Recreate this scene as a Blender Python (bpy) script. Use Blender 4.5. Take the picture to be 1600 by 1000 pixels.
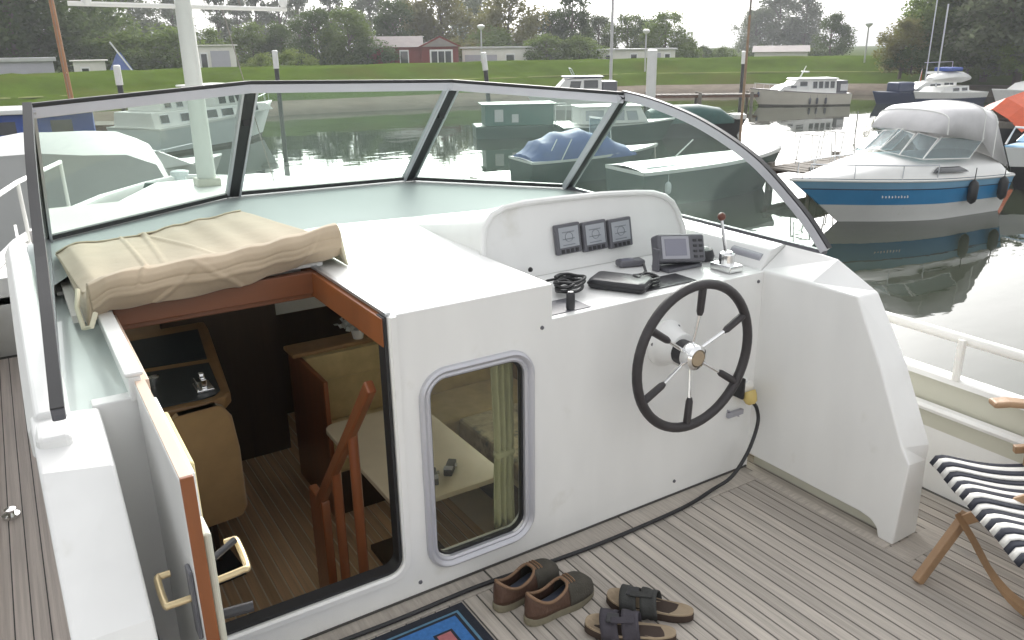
import bpy, math, random
from mathutils import Vector, Matrix, Euler
from mathutils.geometry import tessellate_polygon
for o in list(bpy.data.objects): bpy.data.objects.remove(o)
S = bpy.context.scene; COL = S.collection
rad = math.radians; PI = math.pi
# ---------------------------------------------------------------- camera
cam = bpy.data.cameras.new('camera'); co = bpy.data.objects.new('camera', cam); COL.objects.link(co)
cam.sensor_width = 36; cam.lens = 28.02; cam.clip_start = .05; cam.clip_end = 6000
co.matrix_world = Matrix(((.84540, .18438, -.50130, -.5766), (-.53399, .27021, -.80115, -2.2439), (-.01226, .94498, .32689, 1.9), (0, 0, 0, 1)))
S.camera = co
S.render.resolution_x = 1024; S.render.resolution_y = 640
# ---------------------------------------------------------------- sky, sun, exposure
SUN_AZ, SUN_EL = rad(36), rad(26)          # azimuth measured from +Y (the bow) towards +X
W = bpy.data.worlds.new('World'); S.world = W; W.use_nodes = True
nt = W.node_tree; nt.nodes.clear()
sky = nt.nodes.new('ShaderNodeTexSky'); sky.sky_type = 'NISHITA'; sky.sun_disc = False
sky.sun_elevation = SUN_EL; sky.sun_rotation = SUN_AZ; sky.dust_density = 6; sky.air_density = 1.2; sky.ozone_density = 1
hs = nt.nodes.new('ShaderNodeHueSaturation'); hs.inputs['Saturation'].default_value = .10   # overcast: the blue is gone
mx = nt.nodes.new('ShaderNodeMix'); mx.data_type = 'RGBA'; mx.inputs[0].default_value = .08
mx.inputs['B'].default_value = (11.5, 11.6, 11.7, 1)
bg = nt.nodes.new('ShaderNodeBackground'); bg.inputs['Strength'].default_value = .15
ow = nt.nodes.new('ShaderNodeOutputWorld')
nt.links.new(sky.outputs[0], hs.inputs['Color']); nt.links.new(hs.outputs[0], mx.inputs['A'])
nt.links.new(mx.outputs['Result'], bg.inputs[0]); nt.links.new(bg.outputs[0], ow.inputs[0])
sl = bpy.data.lights.new('sun', 'SUN'); sl.energy = .6; sl.angle = rad(11); sl.color = (1, .96, .9)
so = bpy.data.objects.new('sun', sl); COL.objects.link(so)
sd = Vector((math.sin(SUN_AZ) * math.cos(SUN_EL), math.cos(SUN_AZ) * math.cos(SUN_EL), math.sin(SUN_EL)))
so.rotation_euler = sd.to_track_quat('Z', 'Y').to_euler(); so.location = sd * 50
S.view_settings.view_transform = 'Standard'; S.view_settings.look = 'None'; S.view_settings.gamma = 1
S.view_settings.exposure = 1.12
S.render.engine = 'CYCLES'
S.cycles.max_bounces = 10; S.cycles.transparent_max_bounces = 24; S.cycles.diffuse_bounces = 6; S.cycles.glossy_bounces = 4
S.cycles.caustics_reflective = False; S.cycles.caustics_refractive = False; S.cycles.sample_clamp_indirect = 6
RW = random.Random(7)
# ---------------------------------------------------------------- materials
def M(name, col, rough=.5, metal=0, var=.12, vs=4, bump=0, bs=60, stretch=(1, 1, 1), rand=0, spec=.5, coat=0, spots=None, sheen=0):
    m = bpy.data.materials.new(name); m.use_nodes = True; n = m.node_tree.nodes; l = m.node_tree.links
    b = n['Principled BSDF']; b.inputs['Roughness'].default_value = rough; b.inputs['Metallic'].default_value = metal
    b.inputs['Specular IOR Level'].default_value = spec; b.inputs['Coat Weight'].default_value = coat
    b.inputs['Sheen Weight'].default_value = sheen
    tc = n.new('ShaderNodeTexCoord'); oi = n.new('ShaderNodeObjectInfo')
    off = n.new('ShaderNodeVectorMath'); off.operation = 'MULTIPLY_ADD'
    cmb = n.new('ShaderNodeCombineXYZ')
    for i in range(3): l.new(oi.outputs['Random'], cmb.inputs[i])
    l.new(cmb.outputs[0], off.inputs[0]); off.inputs[1].default_value = (37, 53, 71) if rand else (0, 0, 0)
    l.new(tc.outputs['Object'], off.inputs[2])
    mp = n.new('ShaderNodeMapping'); mp.inputs['Scale'].default_value = stretch; l.new(off.outputs[0], mp.inputs[0])
    nz = n.new('ShaderNodeTexNoise'); nz.inputs['Scale'].default_value = vs; nz.inputs['Detail'].default_value = 6; nz.inputs['Roughness'].default_value = .6
    l.new(mp.outputs[0], nz.inputs['Vector'])
    mr = n.new('ShaderNodeMapRange'); mr.inputs[1].default_value = .25; mr.inputs[2].default_value = .75
    mr.inputs[3].default_value = 1 - var; mr.inputs[4].default_value = 1 + var; l.new(nz.outputs[0], mr.inputs[0])
    val = mr.outputs[0]
    if rand:
        r2 = n.new('ShaderNodeMapRange'); r2.inputs[3].default_value = 1 - rand; r2.inputs[4].default_value = 1 + rand
        l.new(oi.outputs['Random'], r2.inputs[0])
        mu = n.new('ShaderNodeMath'); mu.operation = 'MULTIPLY'; l.new(val, mu.inputs[0]); l.new(r2.outputs[0], mu.inputs[1]); val = mu.outputs[0]
    hv = n.new('ShaderNodeHueSaturation'); hv.inputs['Color'].default_value = (*col, 1); l.new(val, hv.inputs['Value'])
    cout = hv.outputs[0]
    if spots:      # (colour, scale, threshold): dirt, lichen or weathering with a shape of its own
        n2 = n.new('ShaderNodeTexNoise'); n2.inputs['Scale'].default_value = spots[1]; n2.inputs['Detail'].default_value = 8; n2.inputs['Roughness'].default_value = .65
        l.new(off.outputs[0], n2.inputs['Vector'])
        rp = n.new('ShaderNodeMapRange'); rp.inputs[1].default_value = spots[2]; rp.inputs[2].default_value = spots[2] + .18; l.new(n2.outputs[0], rp.inputs[0])
        mi = n.new('ShaderNodeMix'); mi.data_type = 'RGBA'; mi.inputs['B'].default_value = (*spots[0], 1)
        l.new(rp.outputs[0], mi.inputs[0]); l.new(cout, mi.inputs['A']); cout = mi.outputs['Result']
    l.new(cout, b.inputs['Base Color'])
    if bump:
        nb = n.new('ShaderNodeTexNoise'); nb.inputs['Scale'].default_value = bs; nb.inputs['Detail'].default_value = 4
        l.new(mp.outputs[0], nb.inputs['Vector'])
        bp = n.new('ShaderNodeBump'); bp.inputs['Strength'].default_value = bump; bp.inputs['Distance'].default_value = .01
        l.new(nb.outputs[0], bp.inputs['Height']); l.new(bp.outputs[0], b.inputs['Normal'])
    return m
def glass(name, tint, refl=1.0, rough=0.0, dirt=.0):
    m = bpy.data.materials.new(name); m.use_nodes = True; n = m.node_tree.nodes; l = m.node_tree.links; n.clear()
    out = n.new('ShaderNodeOutputMaterial'); t = n.new('ShaderNodeBsdfTransparent'); t.inputs[0].default_value = (*tint, 1)
    g = n.new('ShaderNodeBsdfGlossy'); g.inputs['Roughness'].default_value = rough
    f = n.new('ShaderNodeLayerWeight'); f.inputs[0].default_value = .5
    pw = n.new('ShaderNodeMath'); pw.operation = 'POWER'; pw.inputs[1].default_value = 5; l.new(f.outputs['Facing'], pw.inputs[0])
    mu = n.new('ShaderNodeMath'); mu.operation = 'MULTIPLY_ADD'; mu.inputs[1].default_value = .9 * refl; mu.inputs[2].default_value = .035 * refl; l.new(pw.outputs[0], mu.inputs[0])
    x = n.new('ShaderNodeMixShader'); l.new(mu.outputs[0], x.inputs[0]); l.new(t.outputs[0], x.inputs[1]); l.new(g.outputs[0], x.inputs[2])
    fin = x.outputs[0]
    if dirt:       # a thin film of dust on the pane
        d = n.new('ShaderNodeBsdfDiffuse'); d.inputs[0].default_value = (.8, .82, .82, 1)
        nz = n.new('ShaderNodeTexNoise'); nz.inputs['Scale'].default_value = 3; nz.inputs['Detail'].default_value = 6
        tc = n.new('ShaderNodeTexCoord'); l.new(tc.outputs['Object'], nz.inputs[0])
        mr = n.new('ShaderNodeMapRange'); mr.inputs[3].default_value = dirt * .5; mr.inputs[4].default_value = dirt * 1.5; l.new(nz.outputs[0], mr.inputs[0])
        y = n.new('ShaderNodeMixShader'); l.new(mr.outputs[0], y.inputs[0]); l.new(fin, y.inputs[1]); l.new(d.outputs[0], y.inputs[2]); fin = y.outputs[0]
    l.new(fin, out.inputs[0]); return m
MT = dict(
 gel=M('gelcoat_white', (.80, .80, .785), .34, var=.05, vs=2.2, stretch=(2.5, 2.5, .6), coat=.25, spots=((.66, .65, .60), 3.1, .62), bump=.04, bs=3),
 gelgreyshade=M('gelcoat_grey_and_band_shade', (.43, .47, .465), .8, spec=.15, var=.04, vs=2),  # roof band's shade below the windscreen put into the colour; also hatch grey
 mastw=M('mast_off_white', (.62, .64, .60), .4, var=.05, vs=2),
 gutter=M('gutter_shade_tone', (.50, .56, .54), .3, var=.06, vs=3, coat=.4),  # the gutter's shade is mixed into this grey-green colour
 cream=M('cream_paint', (.55, .545, .46), .45, var=.05, vs=2),
 teak=M('weathered_teak', (.455, .412, .365), .75, var=.24, vs=9, stretch=(9, .6, 9), rand=.17, bump=.35, bs=22, spots=((.29, .275, .26), 3.0, .60)),
 teakside=M('side_deck_teak', (.68, .60, .56), .75, var=.2, vs=9, stretch=(9, .6, 9), rand=.1, bump=.3, bs=22),
 caulk=M('black_caulk', (.075, .071, .066), .7, var=.2),
 mahog=M('varnished_mahogany', (.27, .088, .027), .35, var=.28, vs=7, stretch=(1, 1, .12), coat=.12),
 mahogy=M('varnished_mahogany_beam', (.17, .056, .02), .4, var=.25, vs=7, stretch=(.15, 1, 1), coat=.08),
 rail=M('mahogany_rail', (.27, .088, .034), .3, var=.25, vs=8, stretch=(1, 1, .15), coat=.3),
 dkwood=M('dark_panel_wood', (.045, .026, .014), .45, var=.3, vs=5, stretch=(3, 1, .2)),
 palewood=M('pale_edge_wood', (.62, .47, .37), .55, var=.08, vs=9, stretch=(4, .5, 4)),
 floorwood=M('cabin_floor_teak', (.62, .42, .25), .3, var=.25, vs=9, stretch=(6, .5, 6), rand=.18),
 holly=M('pale_floor_seam', (.80, .70, .55), .5, var=.1),
 console=M('console_navy_vinyl', (.028, .036, .042), .4, var=.15),
 conwood=M('console_edge_wood', (.33, .19, .085), .4, var=.2, vs=8),
 uphol=M('olive_upholstery', (.62, .49, .25), .85, var=.15, vs=12, bump=.3, bs=300, sheen=.3),
 upholb=M('brown_upholstery', (.40, .25, .11), .8, var=.12, vs=8, sheen=.3),
 patt=M('patterned_upholstery', (.55, .48, .32), .9, var=.3, vs=9, spots=((.20, .20, .16), 11, .48)),
 curtain=M('olive_curtain', (.38, .37, .24), .9, var=.12, vs=8),
 creamcurt=M('cream_curtain', (.70, .60, .33), .9, var=.1, vs=8),
 tablew=M('beige_table_top', (.72, .62, .47), .4, var=.06, vs=6),
 canvas=M('beige_canvas', (.45, .36, .255), .9, var=.10, vs=3.5, bump=.5, bs=7, sheen=.2, spots=((.37, .29, .20), 2.4, .58)),
 canvasl=M('cream_canvas', (.66, .62, .47), .9, var=.05),
 alu=M('aluminium', (.62, .64, .67), .32, .75, var=.05),
 aluw=M('satin_aluminium', (.55, .55, .59), .42, .35, var=.05),
 chrome=M('chrome', (.80, .80, .80), .10, 1, var=.02),
 steel=M('painted_rail', (.78, .77, .73), .3, var=.03, coat=.3),
 brass=M('brass_handle', (.62, .50, .30), .32, .7, var=.08, vs=20),
 black=M('black_rubber', (.018, .018, .02), .5, var=.2),
 blackp=M('black_plastic', (.03, .03, .034), .4, var=.2, vs=20),
 rim=M('wheel_rim_leather', (.034, .030, .032), .45, var=.2, vs=30, bump=.15, bs=200),
 greyp=M('grey_instrument_case', (.115, .115, .13), .42, var=.1, vs=20),
 greyl=M('grey_plastic_light', (.36, .36, .40), .4, var=.05),
 lcd=M('lcd_screen', (.36, .38, .41), .12, var=.05, vs=6),
 lcdd=M('lcd_dark', (.22, .22, .27), .1, var=.05, vs=6),
 ink=M('lcd_ink', (.17, .18, .20), .3),
 yellow=M('yellow_plug', (.56, .43, .15), .45, var=.1),
 redball=M('dark_red_knob', (.13, .04, .025), .3),
 matblue=M('blue_mat_pile', (.05, .19, .50), .95, var=.2, vs=60, bump=.6, bs=500),
 matlite=M('light_blue_mat_line', (.11, .24, .36), .95, var=.2, vs=60, bump=.5, bs=500),
 matdark=M('navy_mat_border', (.020, .024, .036), .95, var=.2, vs=60, bump=.5, bs=500),
 matred=M('pink_mat_letter', (.45, .16, .17), .95, var=.15, vs=60, bump=.5, bs=500),
 leather=M('brown_leather', (.085, .044, .028), .6, var=.25, vs=18, bump=.25, bs=120),
 suede=M('olive_grey_suede', (.062, .056, .044), .85, var=.25, vs=20, bump=.3, bs=200),
 collar=M('tan_leather_collar', (.22, .13, .075), .65, var=.15, vs=25),
 lining=M('blue_grey_lining', (.075, .085, .12), .85, var=.2, vs=15),
 sole=M('shoe_sole', (.20, .18, .125), .75, var=.2, vs=25),
 soled=M('dark_sandal_sole', (.045, .028, .02), .8, var=.2, vs=25),
 footbed=M('tan_footbed', (.36, .28, .19), .8, var=.18, vs=12, spots=((.24, .175, .115), 14, .56)),
 strap=M('dark_strap', (.035, .036, .034), .7, var=.25, vs=25, bump=.2, bs=200),
 strapp=M('violet_grey_strap', (.045, .04, .052), .7, var=.25, vs=25, bump=.2, bs=200),
 chairw=M('chair_wood', (.34, .21, .115), .5, var=.22, vs=7, stretch=(1, 1, 1), bump=.2, bs=50),
 navyst=M('navy_fabric_stripe', (.022, .025, .038), .9, var=.12, vs=40, bump=.3, bs=400),
 whitest=M('white_fabric_stripe', (.72, .71, .68), .9, var=.06, vs=40, bump=.3, bs=400),
 # background
 bwhite=M('boat_white', (.78, .78, .76), .35, var=.05, vs=1.5, coat=.2, spots=((.6, .58, .52), 1.6, .64)),
 bcream=M('boat_cream', (.60, .57, .49), .45, var=.06, vs=1.5),
 bgrey=M('boat_grey', (.56, .60, .61), .45, var=.06, vs=1.5),
 bblue=M('boat_blue', (.035, .25, .52), .3, var=.08, vs=1.5, coat=.3),
 blblue=M('boat_light_blue', (.20, .40, .58), .35, var=.06, vs=1.5),
 bnavy=M('boat_navy', (.03, .045, .10), .4, var=.1),
 broyal=M('royal_blue_side', (.03, .08, .34), .6, var=.1),
 bgreen=M('boat_dark_green', (.035, .07, .055), .4, var=.15, vs=2),
 bteal=M('boat_teal_green', (.07, .16, .135), .5, var=.12, vs=2),
 bblack=M('boat_black', (.02, .02, .022), .4, var=.2, vs=2),
 antifoul=M('antifouling', (.09, .085, .07), .7, var=.2, vs=3),
 winglass=M('dark_window_glass', (.03, .035, .04), .08, var=.1, spec=.8),
 cleartarp=M('pale_canopy', (.62, .61, .62), .35, var=.10, vs=3, bump=.3, bs=3),
 bluetarp=M('blue_tarpaulin', (.075, .12, .30), .6, var=.15, vs=3, bump=.4, bs=4),
 greytarp=M('grey_tarpaulin', (.47, .475, .47), .6, var=.06, vs=2, bump=.4, bs=2.5),
 orange=M('orange_tarpaulin', (.60, .10, .035), .6, var=.12, vs=3, bump=.4, bs=3),
 greentarp=M('green_tarpaulin', (.025, .085, .075), .6, var=.15, vs=3, bump=.4, bs=4),
 pole=M('weathered_pole', (.22, .20, .17), .8, var=.2, vs=5),
 brownmast=M('varnished_mast', (.34, .16, .06), .45, var=.15, vs=4),
darkskirt=M('added_dark_boards', (.05, .045, .04), .8, var=.3, vs=5),
 brownpole=M('bare_brown_pole', (.30, .20, .12), .7, var=.2, vs=4),
 jettyw=M('jetty_wood', (.17, .15, .125), .85, var=.25, vs=4),
 rust=M('rusty_steel', (.17, .09, .06), .8, var=.25, vs=4),
 redwood=M('falu_red_boards', (.20, .042, .035), .75, var=.18, vs=3, stretch=(8, 8, .4)),
 roofg=M('grey_roofing', (.30, .26, .25), .7, var=.12, vs=2),
 roofl=M('light_roofing', (.50, .50, .50), .7, var=.1, vs=2),
 wallw=M('white_render', (.72, .70, .66), .7, var=.06, vs=1.5),
 wallp=M('lilac_grey_panel', (.42, .41, .47), .6, var=.06, vs=1.5),
 trimw=M('white_trim', (.78, .78, .78), .5, var=.03),
 bark=M('bark', (.11, .09, .07), .9, var=.3, vs=6),
 leafd=M('leaf_dark', (.088, .125, .042), .7, spec=.15, var=.35, vs=.9, rand=.15),
 leafm=M('leaf_mid', (.135, .185, .052), .7, spec=.15, var=.35, vs=.9, rand=.15),
 leafl=M('leaf_olive', (.19, .185, .065), .7, spec=.15, var=.30, vs=.9, rand=.12),
 leafy=M('leaf_lime', (.20, .26, .06), .7, spec=.15, var=.25, vs=.9),
 leafg=M('leaf_grey_green', (.145, .172, .098), .7, spec=.15, var=.3, vs=.8, rand=.1),
 grass=M('grass_bank', (.072, .110, .017), 1.0, spec=0, var=.28, vs=.35, bump=.8, bs=4, spots=((.085, .095, .022), .12, .52)),
 meadow=M('meadow', (.06, .085, .02), 1.0, spec=0, var=.25, vs=.2),
 gravel=M('shore_gravel', (.20, .17, .14), 1.0, spec=0, var=.2, vs=1.2, bump=.8, bs=8),
 path=M('pale_path', (.16, .18, .07), 1.0, spec=0, var=.2, vs=.8),
 glassw=glass('windscreen_glass', (.86, .92, .89), .9, dirt=.05),
 glassc=glass('cabin_window_glass', (.93, .94, .88), .9, dirt=.015),
 glassf=glass('small_screen_glass', (.62, .72, .74), .9, dirt=.15),
)
for k_ in ('leafd', 'leafm', 'leafl', 'leafy', 'leafg'):      # leaves let some light through
    m = MT[k_]; n = m.node_tree.nodes; l = m.node_tree.links; pb = n['Principled BSDF']; tr = n.new('ShaderNodeBsdfTranslucent'); ms_ = n.new('ShaderNodeMixShader'); ms_.inputs[0].default_value = .48
    l.new(pb.inputs['Base Color'].links[0].from_socket, tr.inputs[0]); l.new(pb.outputs[0], ms_.inputs[1]); l.new(tr.outputs[0], ms_.inputs[2]); l.new(ms_.outputs[0], n['Material Output'].inputs[0])
def water_mat():
    m = bpy.data.materials.new('harbour_water'); m.use_nodes = True; n = m.node_tree.nodes; l = m.node_tree.links
    b = n['Principled BSDF']; b.inputs['Base Color'].default_value = (.030, .036, .022, 1); b.inputs['Roughness'].default_value = .02
    b.inputs['IOR'].default_value = 1.333; b.inputs['Specular IOR Level'].default_value = .5
    tc = n.new('ShaderNodeTexCoord')
    def nz(sc, rot, st):
        mp = n.new('ShaderNodeMapping'); mp.inputs['Scale'].default_value = st; mp.inputs['Rotation'].default_value = (0, 0, rot)
        l.new(tc.outputs['Object'], mp.inputs[0]); x = n.new('ShaderNodeTexNoise'); x.inputs['Scale'].default_value = sc; x.inputs['Detail'].default_value = 2
        l.new(mp.outputs[0], x.inputs['Vector']); return x.outputs[0]
    a = nz(.55, .7, (1, 2.2, 1)); c = nz(2.6, .4, (1, 1.8, 1))
    ad = n.new('ShaderNodeMath'); ad.operation = 'MULTIPLY_ADD'; l.new(c, ad.inputs[0]); ad.inputs[1].default_value = .16; l.new(a, ad.inputs[2])
    bp = n.new('ShaderNodeBump'); bp.inputs['Strength'].default_value = .11; bp.inputs['Distance'].default_value = .05
    l.new(ad.outputs[0], bp.inputs['Height']); l.new(bp.outputs[0], b.inputs['Normal']); return m
MT['water'] = water_mat()
# ---------------------------------------------------------------- mesh helpers
class MB:
    def __init__(s): s.v = []; s.f = []
    def add(s, vs, fs):
        k = len(s.v); s.v += [tuple(v) for v in vs]; s.f += [tuple(i + k for i in f) for f in fs]; return s
    def box(s, x0, x1, y0, y1, z0, z1, mat=None):
        vs = [Vector((x, y, z)) for z in (z0, z1) for y in (y0, y1) for x in (x0, x1)]
        if mat: vs = [mat @ v for v in vs]
        return s.add(vs, [(0, 2, 3, 1), (4, 5, 7, 6), (0, 1, 5, 4), (2, 6, 7, 3), (0, 4, 6, 2), (1, 3, 7, 5)])
    def bar(s, a, b, w, h, up=(0, 0, 1)):          # square bar from a to b
        a, b = Vector(a), Vector(b); d = (b - a).normalized(); u = Vector(up); sx = d.cross(u)
        if sx.length < 1e-4: sx = d.cross(Vector((1, 0, 0)))
        sx.normalize(); sz = sx.cross(d); vs = []
        for p in (a, b):
            for i, j in ((-1, -1), (1, -1), (1, 1), (-1, 1)): vs.append(p + sx * i * w / 2 + sz * j * h / 2)
        return s.add(vs, [(0, 3, 2, 1), (4, 5, 6, 7)] + [(i, (i + 1) % 4, 4 + (i + 1) % 4, 4 + i) for i in range(4)])
    def tube(s, pts, r, n=8, closed=False):
        pts = [Vector(p) for p in pts]; m = len(pts); rs = r if isinstance(r, (list, tuple)) else [r] * m; vs = []; prev = None
        for i, p in enumerate(pts):
            if closed: d = pts[(i + 1) % m] - pts[i - 1]
            else: d = pts[min(i + 1, m - 1)] - pts[max(i - 1, 0)]
            d.normalize()
            if prev is None:
                prev = d.cross(Vector((0, 0, 1)))
                if prev.length < 1e-3: prev = d.cross(Vector((1, 0, 0)))
            prev = (prev - d * prev.dot(d)).normalized(); q = d.cross(prev)
            vs += [p + (prev * math.cos(2 * PI * k / n) + q * math.sin(2 * PI * k / n)) * rs[i] for k in range(n)]
        fs = [(i * n + k, i * n + (k + 1) % n, ((i + 1) % m) * n + (k + 1) % n, ((i + 1) % m) * n + k) for i in range(m if closed else m - 1) for k in range(n)]
        if not closed: fs += [tuple(range(n))[::-1], tuple(range((m - 1) * n, m * n))]
        return s.add(vs, fs)
    def loft(s, rings, cap=True, closed=True):
        n = len(rings[0]); vs = [p for r in rings for p in r]
        fs = [(i * n + k, i * n + (k + 1) % n, (i + 1) * n + (k + 1) % n, (i + 1) * n + k) for i in range(len(rings) - 1) for k in range(n if closed else n - 1)]
        s.add(vs, fs)
        if cap: s.add(rings[0], [tuple(range(n))[::-1]]); s.add(rings[-1], [tuple(range(n))])
        return s
    def lathe(s, prof, mat, n=20):                # prof: (radius, height along local z)
        return s.loft([[mat @ Vector((r * math.cos(2 * PI * k / n), r * math.sin(2 * PI * k / n), h)) for k in range(n)] for r, h in prof])
    def ball(s, c, r, n=12, sc=(1, 1, 1)):
        m = Matrix.Translation(c) @ Matrix.Diagonal((*sc, 1))
        return s.lathe([(max(r * math.sin(PI * i / 8), 1e-4), -r * math.cos(PI * i / 8)) for i in range(9)], m, n)
    def prism(s, loops, f, a, b):                 # 2-D loops (first outer, others holes), f(u, v, w) -> point; w from a to b
        flat = [p for lp in loops for p in lp]; tri = tessellate_polygon([[Vector((p[0], p[1], 0)) for p in lp] for lp in loops])
        k = len(flat); vs = [f(p[0], p[1], a) for p in flat] + [f(p[0], p[1], b) for p in flat]
        fs = [tuple(t) for t in tri] + [tuple(i + k for i in t[::-1]) for t in tri]; st = 0
        for lp in loops:
            m = len(lp); fs += [(st + i, st + (i + 1) % m, k + st + (i + 1) % m, k + st + i) for i in range(m)]; st += m
        return s.add(vs, fs)
    def grid(s, nu, nv, f):
        vs = [f(i / nu, j / nv) for j in range(nv + 1) for i in range(nu + 1)]
        return s.add(vs, [(j * (nu + 1) + i, j * (nu + 1) + i + 1, (j + 1) * (nu + 1) + i + 1, (j + 1) * (nu + 1) + i) for j in range(nv) for i in range(nu)])
    def build(s, name, mat, parent=None, smooth=False, bevel=0, seg=2, solid=0, recalc=True, auto=40):
        me = bpy.data.meshes.new(name); me.from_pydata([tuple(v) for v in s.v], [], s.f)
        if recalc:
            import bmesh
            bm = bmesh.new(); bm.from_mesh(me); bmesh.ops.remove_doubles(bm, verts=bm.verts, dist=1e-5); bmesh.ops.recalc_face_normals(bm, faces=bm.faces); bm.to_mesh(me); bm.free()
        me.materials.append(MT[mat]); o = bpy.data.objects.new(name, me); COL.objects.link(o)
        if smooth:
            for p in me.polygons: p.use_smooth = True
            try: me.set_sharp_from_angle(angle=rad(auto))
            except Exception: pass
        if solid: md = o.modifiers.new('thick', 'SOLIDIFY'); md.thickness = solid; md.offset = 0
        if bevel: md = o.modifiers.new('bevel', 'BEVEL'); md.width = bevel; md.segments = seg; md.limit_method = 'ANGLE'; md.angle_limit = rad(35)
        put(o, parent); return o
def put(o, parent):
    if parent is not None:
        o.parent = parent
        if parent.get('_w'): o.location = o.location - parent.location     # a root whose parts are drawn in world coordinates
def thing(name, label, cat, loc=(0, 0, 0), rz=0, group=None, world=False):
    o = bpy.data.objects.new(name, None); COL.objects.link(o); o.location = loc; o.rotation_euler = (0, 0, rz); o.empty_display_size = .2
    o['label'] = label; o['category'] = cat
    if group: o['group'] = group
    if world: o['_w'] = 1
    return o
def tag(o, label, cat, group=None):
    o['label'] = label; o['category'] = cat
    if group: o['group'] = group
    return o
def struct(o): o['kind'] = 'structure'; return o
def linked(name, src, parent, loc, scale=(1, 1, 1), rot=(0, 0, 0)):        # another piece that shares a mesh
    o = bpy.data.objects.new(name, src.data); COL.objects.link(o); o.location = loc; o.scale = scale; o.rotation_euler = rot; put(o, parent); return o
def dup(root, loc, rz, label, scale=1, group=None):
    r = root.copy(); COL.objects.link(r); r.location = loc; r.rotation_euler = (0, 0, rz); r['label'] = label
    r.scale = scale if isinstance(scale, (tuple, list)) else (scale,) * 3
    if group: r['group'] = group
    for ch in root.children:
        c = ch.copy(); COL.objects.link(c); c.parent = r
        for g in ch.children: d = g.copy(); COL.objects.link(d); d.parent = c
    return r
def rrect(x0, x1, z0, z1, r, n=6):
    out = []
    for cx, cz, a0 in ((x1 - r, z1 - r, 0), (x0 + r, z1 - r, 90), (x0 + r, z0 + r, 180), (x1 - r, z0 + r, 270)):
        for i in range(n + 1): a = rad(a0 + 90 * i / n); out.append((cx + r * math.cos(a), cz + r * math.sin(a)))
    return out
XZ = lambda u, v, w: Vector((u, w, v))       # profile in x,z extruded along y
YZ = lambda u, v, w: Vector((w, u, v))       # profile in y,z extruded along x
XY = lambda u, v, w: Vector((u, v, w))
WZ = -1.7                                    # water level; the cockpit deck is z = 0

# ================================================================= setting
b = MB().add([(-400, -400, WZ), (400, -400, WZ), (400, 400, WZ), (-400, 400, WZ)], [(0, 1, 2, 3)]); struct(b.build('water', 'water'))
BANK = [(-140, 30), (-60, 36), (-25, 39), (-.6, 40.4), (5, 41.3), (12, 43.4), (23, 42.6), (34, 42.4), (40, 41.6), (46, 37.8), (50.5, 33.3), (54, 27), (56, 20), (58, 8), (60, -20), (62, -80)]
def bank_frame():
    P = [Vector((x, y)) for x, y in BANK]; out = []
    for i, p in enumerate(P):
        d = (P[min(i + 1, len(P) - 1)] - P[max(i - 1, 0)]).normalized(); out.append((p, Vector((-d.y, d.x))))
    return out
BF = bank_frame()
def bank_pts(off, z, jit=0): return [Vector((p.x + q.x * off, p.y + q.y * off, z + RW.uniform(-jit, jit))) for p, q in BF]
def densify(line, k=6):
    out = []
    for i in range(len(line) - 1):
        for j in range(k): out.append(line[i].lerp(line[i + 1], j / k))
    return out + [line[-1]]
def strip(name, mat, prof, jit=0):
    rings = [densify(bank_pts(o, z)) for o, z in prof]; r2 = random.Random(3)
    for rg in rings[1:-1]:
        for p in rg: p.z += r2.uniform(-jit, jit)
    return struct(MB().loft(rings, cap=False, closed=False).build(name, mat, smooth=True))
strip('shore', 'gravel', [(-1.2, -2.6), (.1, -1.68), (.5, -1.45), (1.6, -1.30), (2.6, -1.20), (3.6, -1.12)], .05)
strip('grass_bank', 'grass', [(3.5, -1.14), (4.4, -.95), (5.4, -.60), (6.5, -.42), (7.7, -.40), (9, -.05), (10.5, .42), (11.6, .60), (13.5, .64), (16, .45), (20, -.1), (26, -.35)], .05)
strip('dike_path', 'path', [(6.4, -.405), (7.0, -.385), (7.7, -.39)])
strip('meadow', 'meadow', [(25.5, -.36), (60, -.5), (200, -.5), (300, -.5)])

# ================================================================= the motor yacht we stand on
Yt = thing('motor_yacht', 'white motor yacht in the foreground with open companionway, raked windscreen and teak cockpit', 'boat', (.87, 0, WZ), world=True)
CX = .87
HALF = [(-4.6, 1.70), (-2, 1.80), (0, 1.82), (2, 1.80), (3.3, 1.72), (4.2, 1.50), (5.0, 1.18), (5.6, .80), (6.05, .36), (6.3, .03)]
def sheer(y): return .52 + max(0, y) * .026
def hl(side, k=1.0, dz=0, off=0): return [Vector((CX + side * max(h * k - off, .0), y, sheer(y) + dz)) for y, h in HALF]
# hull shell with bulwark
b = MB()
for sd_ in (-1, 1):
    rings = [[Vector((CX + sd_ * h * (.86 if y < 4 else .86 - .2 * (y - 4) / 2.3), y - (.5 if y > 5 else 0) * (y - 5), WZ - .4)) for y, h in HALF],
             [Vector((CX + sd_ * h * .93, y, WZ + .7)) for y, h in HALF], hl(sd_)]
    b.loft(rings, cap=False, closed=False)
b.loft([[Vector((CX - 1.70 * k, -4.6, z)), Vector((CX + 1.70 * k, -4.6, z))] for k, z in ((.86, WZ - .4), (.93, WZ + .7), (1, .52))], cap=False, closed=False)
b.build('hull', 'gel', Yt, smooth=True)
b = MB()
for sd_ in (-1, 1):
    b.loft([hl(sd_, off=.02)[:5], hl(sd_, dz=-.60, off=.02)[:5]], cap=False, closed=False)
b.build('bulwark_lining', 'cream', Yt)
bt = MB()
for sd_ in (-1, 1):
    rg = []
    for p in hl(sd_, off=.02): rg.append([p + Vector((dx, 0, dz)) for dx, dz in ((-.035, -.004), (-.035, .018), (-.02, .03), (.02, .03), (.035, .018), (.035, -.004))])
    bt.loft(rg)
bt.build('gunwale', 'gel', Yt, smooth=True)
b = MB()
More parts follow.
